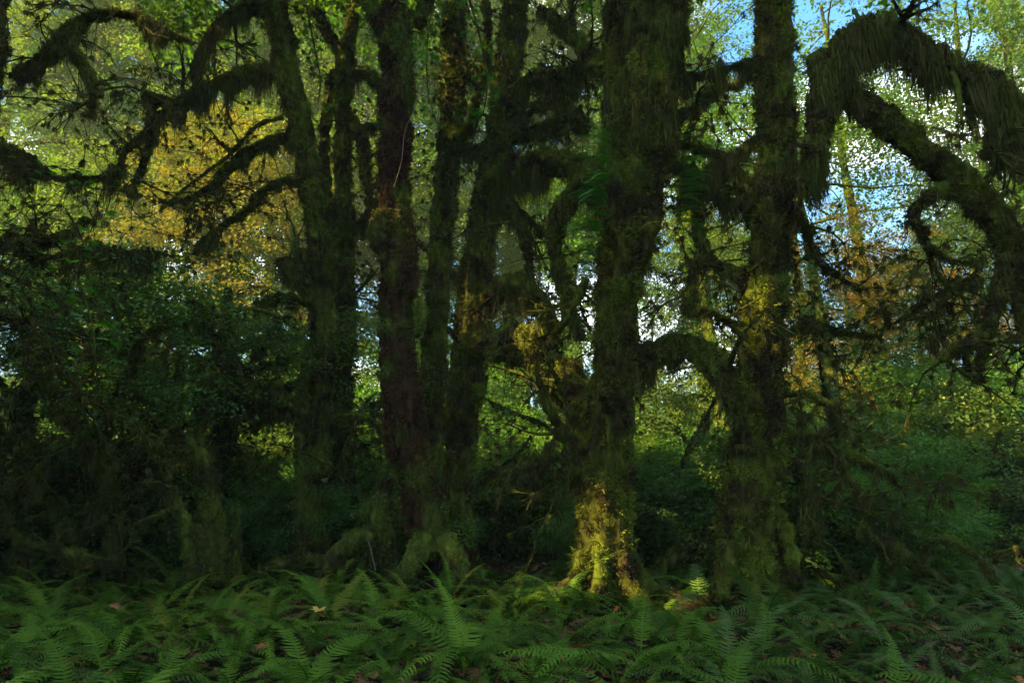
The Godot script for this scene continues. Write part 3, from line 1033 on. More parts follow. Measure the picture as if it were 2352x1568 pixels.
	wood(t, "limb", L([[1160, 230, 13.1, 60], [1220, 180, 12.8, 52], [1290, 170, 12.4, 46], [1360, 130, 12.0, 36]]), {"drape": [90, 0.2, 0.8], "twigs": [9, 1.12, 0.02]})
	wood(t, "limb", L([[1150, 320, 13.0, 50], [1230, 300, 12.6, 40], [1300, 270, 12.3, 34], [1345, 290, 12.0, 24]]), {"drape": [90, 0.2, 0.7], "pal": PAL_OLIVE, "twigs": [7, 1.12, 0.02]})
	wood(t, "burl", L([[1085, 940, 12.6, 30], [1100, 905, 12.5, 44], [1100, 880, 12.5, 36]]), {"pal": PAL_OLIVE})
	end_tree(t)
	crown_cloud(t, Vector3(0.8, 14.0, -0.5), Vector3(3.4, 3.2, 3.4), 3, 10, "big", M.leaf_green, 1.4)

	rng.seed = 1005
	start_tree()
	t = thing("maple_tree", "straight mossy trunk just right of the rust-brown one", "tree", G(990, 14.2))
	wood(t, "trunk", L([[985, 1300, 14.2, 96], [988, 1200, 14.2, 82], [990, 1000, 14.2, 76], [998, 800, 14.2, 74], [1010, 620, 14.2, 72], [1024, 440, 14.2, 70], [1036, 280, 14.3, 68], [1042, 120, 14.4, 66], [1046, -60, 14.6, 62], [1050, -400, 15.0, 40]]), {"fur": 420.0, "flute": 0.15, "skin": [60, 0.1, 0.35], "twigs": [17, 0.88, 0.016]})
	wood(t, "limb", L([[1030, 340, 14.2, 40], [1075, 300, 13.8, 40], [1095, 230, 13.6, 36], [1120, 120, 13.6, 30], [1115, 0, 13.6, 26]]), {"drape": [60, 0.15, 0.5], "twigs": [9, 1.00, 0.018]})
	wood(t, "limb", L([[1012, 600, 14.2, 24], [975, 570, 14.3, 16], [940, 540, 14.4, 8]]), {})
	end_tree(t)
	crown_cloud(t, Vector3(-0.3, 14.5, 0.0), Vector3(3.2, 3.0, 3.2), 5, 10, "big", M.leaf_green, 1.4)

	# the leaning trunk on the left with the long limbs
	rng.seed = 1006
	start_tree()
	t = thing("maple_tree", "mossy maple on the left that leans left, long limbs reaching leftwards", "tree", G(725, 12.5))
	wood(t, "trunk", L([[722, 1330, 12.5, 130], [722, 1250, 12.5, 92], [724, 1120, 12.5, 80], [730, 980, 12.5, 76], [738, 850, 12.5, 66], [740, 700, 12.5, 62], [736, 560, 12.5, 70], [720, 450, 12.5, 72], [700, 340, 12.5, 70], [675, 220, 12.4, 74], [650, 110, 12.3, 74], [628, 10, 12.2, 66], [600, -120, 12.0, 56], [560, -300, 11.6, 40]]), {"roots": 5, "fur": 560.0, "flute": 0.22, "lump": 0.14, "skin": [60, 0.08, 0.3]})
	wood(t, "trunk", L([[690, 1330, 12.3, 70], [698, 1240, 12.3, 48], [692, 1100, 12.3, 44], [696, 950, 12.3, 40], [700, 860, 12.35, 32], [715, 780, 12.45, 24]]), {"pal": PAL_BRIGHT, "fur": 700.0})
	wood(t, "limb", L([[650, 165, 12.44, 60], [600, 165, 12.56, 56], [540, 180, 12.68, 54], [470, 205, 12.80, 52], [410, 240, 12.88, 46], [360, 225, 12.92, 40], [335, 215, 12.96, 30]]), {"drape": [130, 0.3, 0.8], "pal": PAL_OLIVE, "twigs": [7, 1.00, 0.02]})
	wood(t, "limb", L([[345, 215, 12.94, 36], [350, 290, 12.96, 34], [335, 360, 12.96, 28], [310, 420, 12.96, 22], [300, 450, 12.96, 12]]), {"drape": [60, 0.1, 0.4], "twigs": [5, 0.75, 0.014]})
	wood(t, "limb", L([[400, 240, 12.88, 26], [340, 300, 12.96, 22], [290, 340, 13.00, 20], [270, 400, 13.04, 10]]), {"drape": [60, 0.1, 0.4], "twigs": [5, 0.75, 0.014]})
	wood(t, "limb", L([[690, 310, 12.50, 50], [630, 320, 12.52, 46], [570, 350, 12.60, 44], [520, 390, 12.68, 38], [480, 430, 12.76, 22], [420, 460, 12.84, 12]]), {"drape": [110, 0.15, 0.5], "pal": PAL_OLIVE, "twigs": [9, 1.00, 0.018]})
	wood(t, "limb", L([[735, 740, 12.50, 50], [725, 690, 12.44, 62], [690, 640, 12.52, 70], [655, 610, 12.56, 62], [640, 596, 12.56, 36]]), {"drape": [90, 0.15, 0.5], "fur": 1000.0, "pal": PAL_BRIGHT})
	wood(t, "limb", L([[725, 610, 12.50, 30], [690, 585, 12.40, 36], [675, 550, 12.40, 26]]), {"pal": PAL_BRIGHT, "fur": 800.0})
	wood(t, "limb", L([[635, 20, 12.48, 46], [570, 20, 12.60, 40], [510, 50, 12.72, 34], [470, 100, 12.80, 28], [445, 170, 12.84, 12]]), {"drape": [110, 0.2, 0.7], "twigs": [9, 1.00, 0.018]})
	wood(t, "limb", L([[650, 270, 12.40, 18], [590, 290, 12.48, 16], [520, 360, 12.56, 14], [440, 420, 12.64, 10], [370, 480, 12.72, 6]]), {"twigs": [7, 0.75, 0.012]})
	wood(t, "limb", L([[715, 950, 12.40, 34], [650, 945, 12.48, 34], [580, 925, 12.56, 34], [510, 915, 12.64, 34], [440, 925, 12.68, 14]]), {"drape": [60, 0.1, 0.3], "twigs": [7, 0.75, 0.014]})
	wood(t, "limb", L([[755, 960, 12.50, 22], [800, 955, 12.44, 22], [850, 965, 12.48, 18], [880, 990, 12.52, 8]]), {"drape": [40, 0.1, 0.3], "twigs": [10, 0.88, 0.012]})
	end_tree(t)
	crown_cloud(t, Vector3(-1.4, 13.1, 0.19999999999999996), Vector3(4.0, 2.2, 3.4), 6, 10, "big", M.leaf_green, 1.4)

	rng.seed = 1007
	start_tree()
	t = thing("maple_tree", "forked mossy maple between the leaning trunk and the rust-brown one", "tree", G(790, 14.0))
	wood(t, "trunk", L([[800, 1290, 14.0, 86], [792, 1180, 14.0, 66], [784, 1020, 14.0, 56], [788, 850, 14.0, 54], [796, 720, 14.0, 60], [792, 580, 14.0, 58], [788, 420, 14.0, 52], [786, 280, 14.0, 50], [790, 160, 14.0, 52], [786, 110, 14.0, 46]]), {"fur": 480.0, "flute": 0.25, "lump": 0.2, "skin": [60, 0.1, 0.35], "twigs": [13, 0.88, 0.014]})
	wood(t, "trunk", L([[745, 760, 14.2, 30], [758, 620, 14.2, 34], [752, 480, 14.2, 40], [742, 380, 14.2, 36], [752, 250, 14.2, 34], [770, 160, 14.1, 34]]), {"lump": 0.25, "fur": 480.0})
	wood(t, "limb", L([[788, 125, 14.0, 46], [760, 90, 14.0, 42], [735, 40, 14.0, 38], [720, -40, 14.1, 34], [715, -240, 14.4, 22]]), {"drape": [50, 0.1, 0.35], "twigs": [7, 1.00, 0.018]})
	wood(t, "limb", L([[790, 125, 14.0, 44], [806, 70, 14.0, 38], [812, -10, 14.1, 34], [820, -240, 14.4, 22]]), {"drape": [50, 0.1, 0.35], "twigs": [7, 1.00, 0.018]})
	wood(t, "limb", L([[800, 175, 14.0, 34], [838, 165, 13.6, 34], [868, 190, 13.2, 34], [880, 240, 13.0, 30], [884, 300, 12.8, 16]]), {"drape": [40, 0.1, 0.3]})
	wood(t, "limb", L([[800, 260, 14.0, 34], [830, 320, 13.6, 38], [838, 400, 13.3, 34], [850, 460, 13.2, 24], [852, 520, 13.2, 12]]), {"drape": [60, 0.1, 0.35], "twigs": [5, 0.75, 0.014]})
	wood(t, "limb", L([[795, 700, 14.0, 26], [830, 660, 13.9, 16], [870, 615, 13.8, 10]]), {})
	end_tree(t)
	crown_cloud(t, Vector3(-0.2, 15.0, -0.30000000000000004), Vector3(3.4, 3.0, 3.4), 5, 10, "big", M.leaf_green, 1.4)

	# the arching tree at the right edge
	rng.seed = 1008
	start_tree()
	t = thing("maple_tree", "dark maple arching in from the right edge, curtains of moss against the sky", "tree", G(2560, 9.0))
	wood(t, "trunk", L([[2560, 1520, 9.0, 190], [2540, 1300, 9.0, 130], [2480, 1000, 9.0, 110], [2400, 760, 9.0, 90], [2345, 620, 9.0, 78], [2300, 520, 9.0, 76], [2225, 430, 9.0, 76], [2130, 355, 9.0, 76], [2040, 280, 9.0, 74], [1960, 225, 9.0, 66], [1900, 170, 9.0, 74], [1880, 120, 9.0, 56]]), {"fur": 600.0, "drape": [70, 0.15, 0.5], "from": 0.55})
	wood(t, "limb", L([[2420, 420, 8.9, 70], [2350, 290, 8.9, 84], [2290, 210, 8.8, 86], [2200, 160, 8.8, 84], [2120, 110, 8.8, 84], [2040, 62, 8.8, 84], [1975, 70, 8.8, 70], [1930, 110, 8.9, 60]]), {"fur": 600.0, "drape": [300, 0.5, 1.15], "wide": 0.2})
	wood(t, "limb", L([[2500, 900, 9.0, 60], [2440, 600, 8.9, 60], [2420, 420, 8.9, 60]]), {})
	wood(t, "limb", L([[1905, 140, 8.95, 60], [1892, 200, 8.95, 76], [1885, 280, 8.95, 70], [1870, 350, 8.95, 46], [1862, 400, 8.95, 20]]), {"fur": 700.0, "pal": PAL_RUST, "drape": [240, 0.5, 1.1], "wide": 0.2})
	wood(t, "limb", L([[2310, 240, 8.85, 60], [2300, 300, 8.8, 64], [2285, 350, 8.8, 40]]), {"drape": [260, 0.4, 0.9], "wide": 0.2})
	wood(t, "limb", L([[2290, 500, 9.0, 50], [2310, 580, 8.9, 46], [2290, 680, 8.8, 46], [2270, 760, 8.8, 42], [2255, 830, 8.8, 30], [2250, 880, 8.8, 12]]), {"drape": [90, 0.15, 0.4], "pal": PAL_OLIVE})
	wood(t, "limb", L([[2345, 600, 8.9, 34], [2340, 700, 8.9, 30], [2350, 780, 8.9, 16]]), {"drape": [60, 0.15, 0.4]})
	wood(t, "limb", L([[2185, 420, 9.0, 40], [2140, 450, 8.9, 44], [2100, 480, 8.9, 38], [2110, 530, 8.9, 26], [2145, 575, 8.9, 20], [2200, 600, 8.9, 16], [2265, 595, 8.9, 10]]), {"drape": [40, 0.08, 0.25], "twigs": [5, 0.62, 0.012]})
	wood(t, "limb", L([[2120, 520, 8.9, 22], [2145, 610, 9.0, 18], [2190, 670, 9.1, 14], [2240, 690, 9.2, 8]]), {"twigs": [5, 0.62, 0.012]})
	wood(t, "limb", L([[2270, 770, 8.8, 30], [2225, 790, 8.7, 34], [2180, 815, 8.7, 36], [2160, 830, 8.7, 16]]), {"drape": [70, 0.1, 0.25]})
	wood(t, "limb", L([[2215, 800, 8.7, 20], [2225, 850, 8.7, 14], [2238, 885, 8.7, 6]]), {"drape": [40, 0.1, 0.25]})
	wood(t, "limb", L([[2240, 640, 9.0, 40], [2190, 665, 9.6, 34], [2130, 690, 10.2, 28], [2060, 740, 10.8, 18]]), {"drape": [40, 0.1, 0.25], "twigs": [10, 0.88, 0.014]})
	wood(t, "limb", L([[2350, 370, 9.2, 16], [2290, 390, 9.4, 14], [2240, 430, 9.5, 8]]), {"twigs": [4, 0.62, 0.01]})
	end_tree(t)
	crown_cloud(t, Vector3(0.8, 11.0, 0.5), Vector3(3.4, 2.2, 3.6), 9, 10, "big", M.leaf_green, 1.4)

	# the dark trunk at the left edge
	rng.seed = 1009
	start_tree()
	t = thing("maple_tree", "dark shaggy maple trunk at the left edge, a limb crossing the top corner", "tree", G(20, 9.5))
	wood(t, "trunk", L([[-170, 1450, 9.5, 150], [-150, 1200, 9.5, 110], [-130, 900, 9.5, 100], [-100, 650, 9.5, 96], [-100, 450, 9.5, 92], [-60, 300, 9.5, 90], [-30, 150, 9.5, 84], [-20, 0, 9.6, 76], [-20, -300, 9.8, 60]]), {"skin": [160, 0.15, 0.5], "fur": 500.0, "flute": 0.2, "twigs": [17, 1.12, 0.016]})
	wood(t, "limb", L([[40, 170, 9.5, 44], [90, 140, 9.4, 40], [150, 80, 9.3, 36], [200, 40, 9.3, 34], [290, 30, 9.3, 30], [380, 70, 9.4, 24], [450, 100, 9.6, 12]]), {"drape": [130, 0.2, 0.6], "twigs": [12, 1.00, 0.018]})
	wood(t, "limb", L([[150, 85, 9.3, 34], [190, 150, 9.2, 34], [215, 200, 9.2, 28], [205, 270, 9.2, 16]]), {"drape": [70, 0.1, 0.4]})
	wood(t, "limb", L([[20, 540, 9.5, 30], [80, 560, 9.3, 22], [140, 545, 9.1, 16], [200, 500, 9.0, 8]]), {"drape": [60, 0.1, 0.3], "twigs": [10, 1.00, 0.016]})
	wood(t, "limb", L([[0, 720, 9.5, 34], [80, 760, 9.3, 24], [150, 840, 9.2, 18], [190, 930, 9.1, 10]]), {"drape": [60, 0.1, 0.3], "twigs": [13, 1.00, 0.016]})
	end_tree(t)
	crown_cloud(t, Vector3(0.8, 11.5, 0.5), Vector3(3.2, 2.4, 3.2), 9, 10, "big", M.leaf_green, 1.4)

	# crooked side limbs that fill the gaps between the trunks
	rng.seed = 1020
	for a in [["maple_tree_005", [[728, 700, 12.5], [712, 430, 12.5], [728, 880, 12.5]], -1.0, 3.0], ["maple_tree_008", [[-30, 330, 9.5], [-100, 620, 9.5], [-90, 500, 9.5]], 1.0, 3.0], ["maple_tree_004", [[1010, 620, 14.2], [1030, 360, 14.2], [1042, 150, 14.4], [1000, 760, 14.2]], 1.0, 1.5], ["maple_tree_003", [[1160, 200, 13.1], [1120, 480, 13.0], [1150, 280, 13.0]], 1.0, 2.2], ["maple_tree_006", [[790, 300, 14.0], [790, 520, 14.0], [786, 160, 14.0]], 1.0, 1.5], ["maple_tree_002", [[1760, 300, 9.6]], -1.0, 1.6], ["maple_tree", [[1530, 380, 10.1], [1545, 180, 10.1]], 1.0, 1.6]]:
		t = get_node(a[0])
		start_tree()
		for q in a[1]:
			var p := wander(V(q[0], q[1], q[2]), Vector3(a[2], rnd(-0.1, 0.5), rnd(-0.35, 0.25)), a[3] * rnd(0.6, 1.15), rnd(0.05, 0.085), 0.06, 0.42)
			wood(t, "limb", p, {"drape": [110, 0.2, 0.7], "twigs": [4, 0.9, 0.014], "fur": 420.0})
		end_tree(t)

	# mossy snags and small trees in the left thicket
	rng.seed = 1010
	start_tree()
	t = thing("dead_tree", "bent mossy snag in the left thicket, leaning down to the right", "tree", G(470, 11.0))
	wood(t, "trunk", L([[500, 1330, 11.0, 70], [490, 1200, 11.0, 62], [470, 1090, 11.0, 60], [440, 1030, 11.0, 46], [390, 985, 11.0, 30], [340, 935, 11.0, 26], [305, 905, 11.0, 30], [296, 900, 11.0, 14]]), {"drape": [90, 0.1, 0.45], "pal": PAL_BRIGHT, "fur": 700.0, "twigs": [10, 0.75, 0.014]})
	wood(t, "limb", L([[330, 930, 11.0, 24], [345, 1000, 11.0, 26], [370, 1080, 11.0, 20], [380, 1120, 11.0, 8]]), {"drape": [60, 0.1, 0.3]})
	wood(t, "limb", L([[470, 1090, 11.0, 30], [455, 1000, 11.1, 32], [470, 900, 11.2, 34], [500, 820, 11.3, 30], [480, 740, 11.4, 24], [440, 690, 11.4, 10]]), {"drape": [60, 0.15, 0.5], "twigs": [13, 1.00, 0.016]})
	end_tree(t)

	rng.seed = 1011
	start_tree()
	t = thing("dead_tree", "low crooked mossy snag with bare arms, in front of the left thicket", "tree", G(430, 10.2))
	wood(t, "trunk", L([[445, 1320, 10.2, 46], [435, 1240, 10.2, 36], [425, 1190, 10.2, 30], [405, 1150, 10.2, 26], [395, 1120, 10.2, 10]]), {"pal": PAL_BRIGHT, "fur": 800.0, "drape": [40, 0.08, 0.2]})
	wood(t, "limb", L([[410, 1160, 10.2, 16], [370, 1180, 10.1, 14], [330, 1195, 10.0, 12], [305, 1215, 10.0, 12], [302, 1250, 10.0, 6]]), {"pal": PAL_BRIGHT, "drape": [50, 0.06, 0.2]})
	wood(t, "limb", L([[400, 1130, 10.2, 14], [370, 1110, 10.1, 12], [335, 1108, 10.0, 6]]), {"pal": PAL_BRIGHT, "drape": [50, 0.06, 0.2]})
	wood(t, "limb", L([[435, 1235, 10.2, 24], [460, 1210, 10.1, 18], [470, 1260, 10.0, 14], [490, 1300, 9.9, 8]]), {"pal": PAL_BRIGHT, "drape": [30, 0.06, 0.2]})
	end_tree(t)

	rng.seed = 1012
	start_tree()
	t = thing("stump", "slim post-like stump with a rounded cap of moss, left of the leaning trunk", "stump", G(540, 11.6))
	wood(t, "trunk", L([[542, 1330, 11.6, 34], [541, 1260, 11.6, 22], [540, 1210, 11.6, 24], [540, 1185, 11.6, 28], [540, 1168, 11.6, 14]]), {"pal": PAL_BRIGHT, "fur": 900.0})
	end_tree(t)
	start_tree()
	t = thing("stump", "broad mossy stump beside the foot of the rust-brown trunk", "stump", G(870, 11.4))
	wood(t, "trunk", L([[880, 1360, 11.4, 110], [872, 1270, 11.4, 90], [870, 1200, 11.4, 82], [875, 1150, 11.4, 72], [885, 1110, 11.4, 44], [888, 1095, 11.4, 16]]), {"pal": PAL_BRIGHT, "fur": 700.0, "flute": 0.3, "drape": [60, 0.1, 0.3]})
	wood(t, "root", L([[860, 1240, 11.2, 40], [820, 1235, 10.8, 34], [775, 1265, 10.5, 32], [742, 1310, 10.2, 26]]), {"pal": PAL_BRIGHT, "fur": 800.0, "drape": [40, 0.08, 0.3]})
	end_tree(t)
	rng.seed = 1013
	for a in [["spruce_tree", "dark broken conifer trunk standing in the left thicket", [[515, 1300, 14.0, 62], [516, 1100, 14.0, 54], [520, 900, 14.0, 50], [521, 780, 14.0, 44], [522, 700, 14.0, 34], [524, 660, 14.0, 14]]], ["maple_sapling", "thin crooked mossy stem near the left edge", [[60, 1330, 10.5, 34], [40, 1240, 10.5, 26], [20, 1190, 10.5, 20], [45, 1080, 10.6, 24], [70, 1000, 10.6, 20], [60, 900, 10.6, 16], [90, 820, 10.6, 10]]]]:
		start_tree()
		t = thing(a[0], a[1], "tree", G(a[2][0][0], a[2][0][2]))
		wood(t, "trunk", L(a[2]), {"twigs": [23, 1.00, 0.014], "drape": [40, 0.1, 0.3], "fur": 350.0})
		end_tree(t)

	# small mossy trees that fill the thicket behind
	rng.seed = 1014
	var names := ["bent over to the right above the low snag", "with a mossy elbow, at the far left", "forked low behind the dark conifer trunk", "arched like a bow left of the leaning trunk", "crossed by twigs behind the rust-brown trunk", "with hooked limbs between the two thick trunks", "leaning right behind the right trunk", "thin and crooked under the yellow tree", "full of twigs behind the low snag", "hung with dim leaves beside the bent snag", "with drooping twigs at the left edge", "low and tangled behind the slim stump"]
	var feet := [[250, 13.0], [110, 12.5], [600, 15.5], [420, 15.0], [960, 15.5], [1480, 15.5], [1880, 13.0], [2080, 24.0], [330, 11.6], [210, 11.4], [30, 11.8], [600, 13.2]]
	for k in feet.size():
		start_tree()
		var foot := G(feet[k][0], feet[k][1])
		t = thing("vine_maple", "thin mossy vine maple %s" % names[k], "tree", foot)
		for s in 3:
			var lean := Vector3(rnd(-0.5, 0.5), 1.0, rnd(-0.4, 0.4))
			var p := wander(foot + Vector3(rnd(-0.2, 0.2), -0.1, rnd(-0.2, 0.2)), lean, rnd(4.0, 6.5), rnd(0.06, 0.11), 0.045, 0.2)
			wood(t, "stem", p, {"fur": 300.0, "drape": [40, 0.1, 0.35], "twigs": [7, 1.0, 0.014]})
		end_tree(t)
		crown_cloud(t, Vector3(0, 4.2, 0), Vector3(2.2, 1.9, 1.8), 26, 6, "fine", M.leaf_green, 0.45)

func where(px: float) -> String:
	for a in [[0, "past the left edge"], [180, "at the far left"], [380, "above the left thicket"], [600, "by the dark conifer trunk"], [780, "behind the leaning trunk"], [890, "left of the rust-brown trunk"], [1030, "right of the rust-brown trunk"], [1180, "behind the middle trunks"], [1380, "left of the thickest trunk"], [1560, "just right of the thickest trunk"], [1700, "left of the right trunk"], [1880, "right of the right trunk"], [2060, "under the blue gap of sky"], [2220, "below the arching limb"], [2360, "at the right side"]]:
		if px < a[0]:
			return a[1]
	return "past the right edge"

func leaf_word(m: Material) -> String:
	return {M.leaf_green: "green", M.leaf_lime: "yellow-green", M.leaf_gold: "amber", M.leaf_fresh: "fresh green", M.leaf_brown: "brownish", M.leaf_yellow: "yellow"}.get(m, "dark")

func backdrop() -> void:
	var tall := [broadleaf(201, "broadleaf_tree", 16.0, 5.0, 5.0, 0.28, 14, 44, "mid"), broadleaf(202, "broadleaf_tree", 18.0, 4.0, 5.5, 0.32, 16, 44, "mid")]
	var high := [broadleaf(203, "broadleaf_tree", 17.0, 9.0, 4.6, 0.22, 9, 22, "mid"), broadleaf(204, "broadleaf_tree", 19.0, 9.5, 5.0, 0.24, 10, 22, "mid")]
	var giant := [broadleaf(205, "broadleaf_tree", 30.0, 7.0, 6.5, 0.42, 24, 36, "big"), broadleaf(206, "broadleaf_tree", 33.0, 8.0, 6.5, 0.45, 26, 36, "big")]
	var vine := [broadleaf(211, "understory_maple", 6.0, 1.4, 3.0, 0.08, 7, 24, "mid", 3), broadleaf(212, "understory_maple", 7.0, 1.2, 3.2, 0.09, 8, 24, "mid", 3)]
	var shrub := [broadleaf(221, "leafy_shrub", 2.4, 0.2, 1.5, 0.03, 6, 22, "fine", 4), broadleaf(222, "leafy_shrub", 2.8, 0.2, 1.7, 0.03, 6, 24, "fine", 4)]
	var firs := [conifer(231, 24.0, 4.2, 0.35, 40), conifer(232, 27.0, 4.6, 0.4, 44), conifer(233, 5.0, 1.5, 0.07, 24)]
	rng.seed = 300
	# [kind, column, depth, scale, material, what]
	var far := [
		[tall, 150, 34, 1.2, M.leaf_fresh], [tall, 380, 31, 1.2, M.leaf_lime], [tall, 560, 28, 1.1, M.leaf_yellow], [tall, -150, 34, 1.2, M.leaf_green], [tall, 700, 33, 1.2, M.leaf_lime],
		[tall, 900, 33, 1.1, M.leaf_lime], [tall, 1150, 34, 1.1, M.leaf_green], [tall, 1330, 32, 1.1, M.leaf_fresh], [tall, 1600, 31, 0.95, M.leaf_lime], [tall, 1780, 34, 0.9, M.leaf_green],
		[tall, 1985, 23, 0.68, M.leaf_gold], [tall, 2080, 25, 0.66, M.leaf_gold], [tall, 2380, 28, 1.0, M.leaf_lime], [tall, 2650, 32, 1.2, M.leaf_green], [tall, 1930, 33, 0.75, M.leaf_brown], [tall, 2150, 34, 0.8, M.leaf_yellow], [tall, 2260, 32, 0.9, M.leaf_fresh],
		[giant, 60, 42, 1.18, M.leaf_green], [giant, 260, 38, 1.18, M.leaf_lime], [giant, 470, 40, 1.30, M.leaf_green], [giant, 640, 37, 1.18, M.leaf_lime], [giant, 800, 42, 1.36, M.leaf_lime], [giant, 980, 39, 1.18, M.leaf_green], [giant, 1130, 44, 1.36, M.leaf_lime], [giant, 1290, 40, 1.24, M.leaf_green], [giant, 1450, 43, 1.30, M.leaf_lime], [giant, 1640, 48, 1.24, M.leaf_green],
		[giant, 2520, 44, 1.18, M.leaf_lime], [giant, 2600, 44, 1.30, M.leaf_green], [giant, -140, 42, 1.30, M.leaf_lime], [giant, 370, 54, 1.53, M.leaf_green], [giant, 900, 56, 1.53, M.leaf_green], [giant, 1220, 58, 1.53, M.leaf_green], [giant, 100, 58, 1.59, M.leaf_green], [giant, 640, 58, 1.59, M.leaf_green],
		[high, 1680, 22, 1.0, M.leaf_green], [high, 1930, 19, 0.9, M.leaf_green], [high, 2330, 21, 0.85, M.leaf_green], [high, 2060, 27, 1.3, M.leaf_green], [high, 1820, 27, 1.2, M.leaf_green], [high, 2230, 27, 1.35, M.leaf_green], [high, 2440, 25, 1.3, M.leaf_lime]]
	for a in far:
		plant(pick(a[0]), "%s maple with %s leaves %s, %s" % ["towering" if a[0] == giant else ("high-crowned" if a[0] == high else "leafy"), leaf_word(a[4]), where(a[1]), "far back" if a[2] > 45 else ("beyond the clearing" if a[2] > 30 else "in the clearing")], "tree", "maples beyond the mossy trunks", G(a[1], a[2]), rnd(0, TAU), a[3] * rnd(0.95, 1.08), a[4])
	var low := [[850, 22], [790, 24], [560, 22], [400, 23], [80, 23], [300, 25], [500, 26], [640, 28], [860, 27], [1010, 29], [1120, 25], [1360, 27], [1540, 24], [1640, 25], [2100, 24], [2260, 23], [2450, 22], [2600, 22], [-60, 22], [1200, 30], [1550, 32], [700, 33], [400, 31], [1900, 27], [2030, 24], [2200, 26], [2420, 26], [120, 30], [1780, 30]]
	for a in low:
		var m: Material = pick([M.leaf_fresh, M.leaf_fresh, M.leaf_green, M.leaf_lime])
		plant(pick(vine), "bushy %s understory maple %s, %s" % [leaf_word(m), where(a[0]), "deep in the clearing" if a[1] > 25 else "near in the clearing"], "tree", "understory maples in the clearing", G(a[0], a[1]), rnd(0, TAU), rnd(0.75, 1.05), m)
	for k in 46:
		var d := rnd(15.5, 26.0)
		var col := rnd(-150, 2500)
		plant(pick(shrub), "low leafy shrub %s, %s" % [where(col), "near in the clearing" if d < 19.0 else ("midway in the clearing" if d < 22.5 else "deep in the clearing")], "shrub", "shrubs in the clearing", G(col, d), rnd(0, TAU), rnd(0.7, 1.2), pick([M.leaf_fresh, M.leaf_green, M.leaf_green, M.leaf_lime]))
	for a in [[-40, 12.4], [90, 12.0], [200, 12.8], [300, 12.2], [420, 12.6], [560, 12.9], [640, 13.6], [820, 13.4], [960, 13.2], [1345, 13.0], [1500, 13.2], [1570, 12.6], [1640, 13.4], [1840, 13.0], [1920, 12.6], [2040, 13.2]]:
		plant(pick(shrub), "small-leaved shrub right behind the fern bank, %s" % where(a[0]), "shrub", "shrubs behind the fern bank", G(a[0], a[1]), rnd(0, TAU), rnd(0.55, 0.95), pick([M.leaf_fresh, M.leaf_green]))
	for a in [[1085, 17.5, 0.9], [1150, 19.0, 1.15], [1215, 17.2, 0.95], [1270, 19.5, 1.2], [1330, 17.8, 1.0], [1120, 22.0, 1.3], [1240, 23.0, 1.4], [1340, 22.5, 1.3], [1560, 17.5, 1.0], [1630, 19.5, 1.2], [1890, 19.5, 1.3], [1950, 20.5, 1.5], [2020, 19.0, 1.4], [2080, 20.8, 1.7], [2140, 19.2, 1.4], [2200, 20.6, 1.8], [2260, 18.8, 1.4], [2310, 20.4, 1.9], [2370, 18.6, 1.5], [2430, 19.8, 1.7], [2180, 22.5, 2.0], [2330, 22.8, 2.1], [2060, 23.0, 1.8], [600, 19.0, 1.2], [680, 17.5, 1.0], [830, 18.5, 1.2]]:
		plant(pick(shrub), "sunlit fresh green bush %s, %s" % [where(a[0]), "nearer" if a[1] < 18.0 else "farther"], "shrub", "sunlit bushes in the clearing", G(a[0], a[1]), rnd(0, TAU), a[2], pick([M.leaf_fresh, M.leaf_fresh, M.leaf_lime]))
	var dark := [[60, 52], [300, 60], [520, 46], [760, 56], [980, 64], [1180, 56], [1400, 62], [1620, 54], [1850, 66], [2150, 62], [2400, 56], [2600, 50], [-150, 56], [640, 70], [1080, 76], [1500, 78], [2000, 80], [2300, 76], [180, 75]]
	for a in dark:
		plant(firs[rng.randi() % 2], "tall dark conifer %s, %s" % [where(a[0]), "farthest of all" if a[1] > 65 else "far behind the clearing"], "tree", "far conifers", G(a[0], a[1]), rnd(0, TAU), rnd(0.75, 1.05))
	for a in [[170, 11.8, 0.5], [360, 12.4, 0.45], [1480, 17.0, 0.5]]:
		plant(firs[2], "young spruce with fine dark needles %s" % where(a[0]), "tree", "young spruces", G(a[0], a[1]), rnd(0, TAU), a[2], null, "spruce_sapling")
	for p in tall + high + giant + vine + shrub + firs:
		p.free()
	# unseen maples added left of the camera to keep the sun off the ferns
	var shade := [[-11.0, -5.5], [-11.0, -1.5], [-12.0, 2.2], [-14.5, -8.0], [-14.5, -3.5], [-15.0, 0.5], [-16.0, 4.5], [-18.5, -7.5], [-18.5, -2.5], [-19.0, 2.0], [-22.0, -5.0], [-23.0, -8.5], [-26.0, -6.0], [-23.0, -1.5], [-24.0, 2.0]]
	for k in shade.size():
		var t := broadleaf(500 + k, "broadleaf_tree", (27.0 if shade[k][1] > -5.2 or shade[k][0] < -20.0 else 18.0) + (k % 3) * 2.0, 1.5, 3.8, 0.25, 23, 32, "big", 1, 1.45, Vector3(shade[k][0], gh(shade[k][0], shade[k][1]), shade[k][1]))
		t.name = numbered("broadleaf_tree")
		add_child(t)
		tag(t, "unseen leafy maple added left of the view to shade the ferns", "tree", "shade maples added left of the view")

	var behind := [[-8.0, 13.0], [-2.0, 15.5], [4.0, 14.5], [9.5, 12.0], [13.5, 5.5], [15.0, -2.0], [-5.0, 20.0], [1.0, 21.0], [7.0, 19.0], [14.0, 13.0], [18.0, 4.0]]  # unseen maples added behind the camera, to darken the trunk fronts
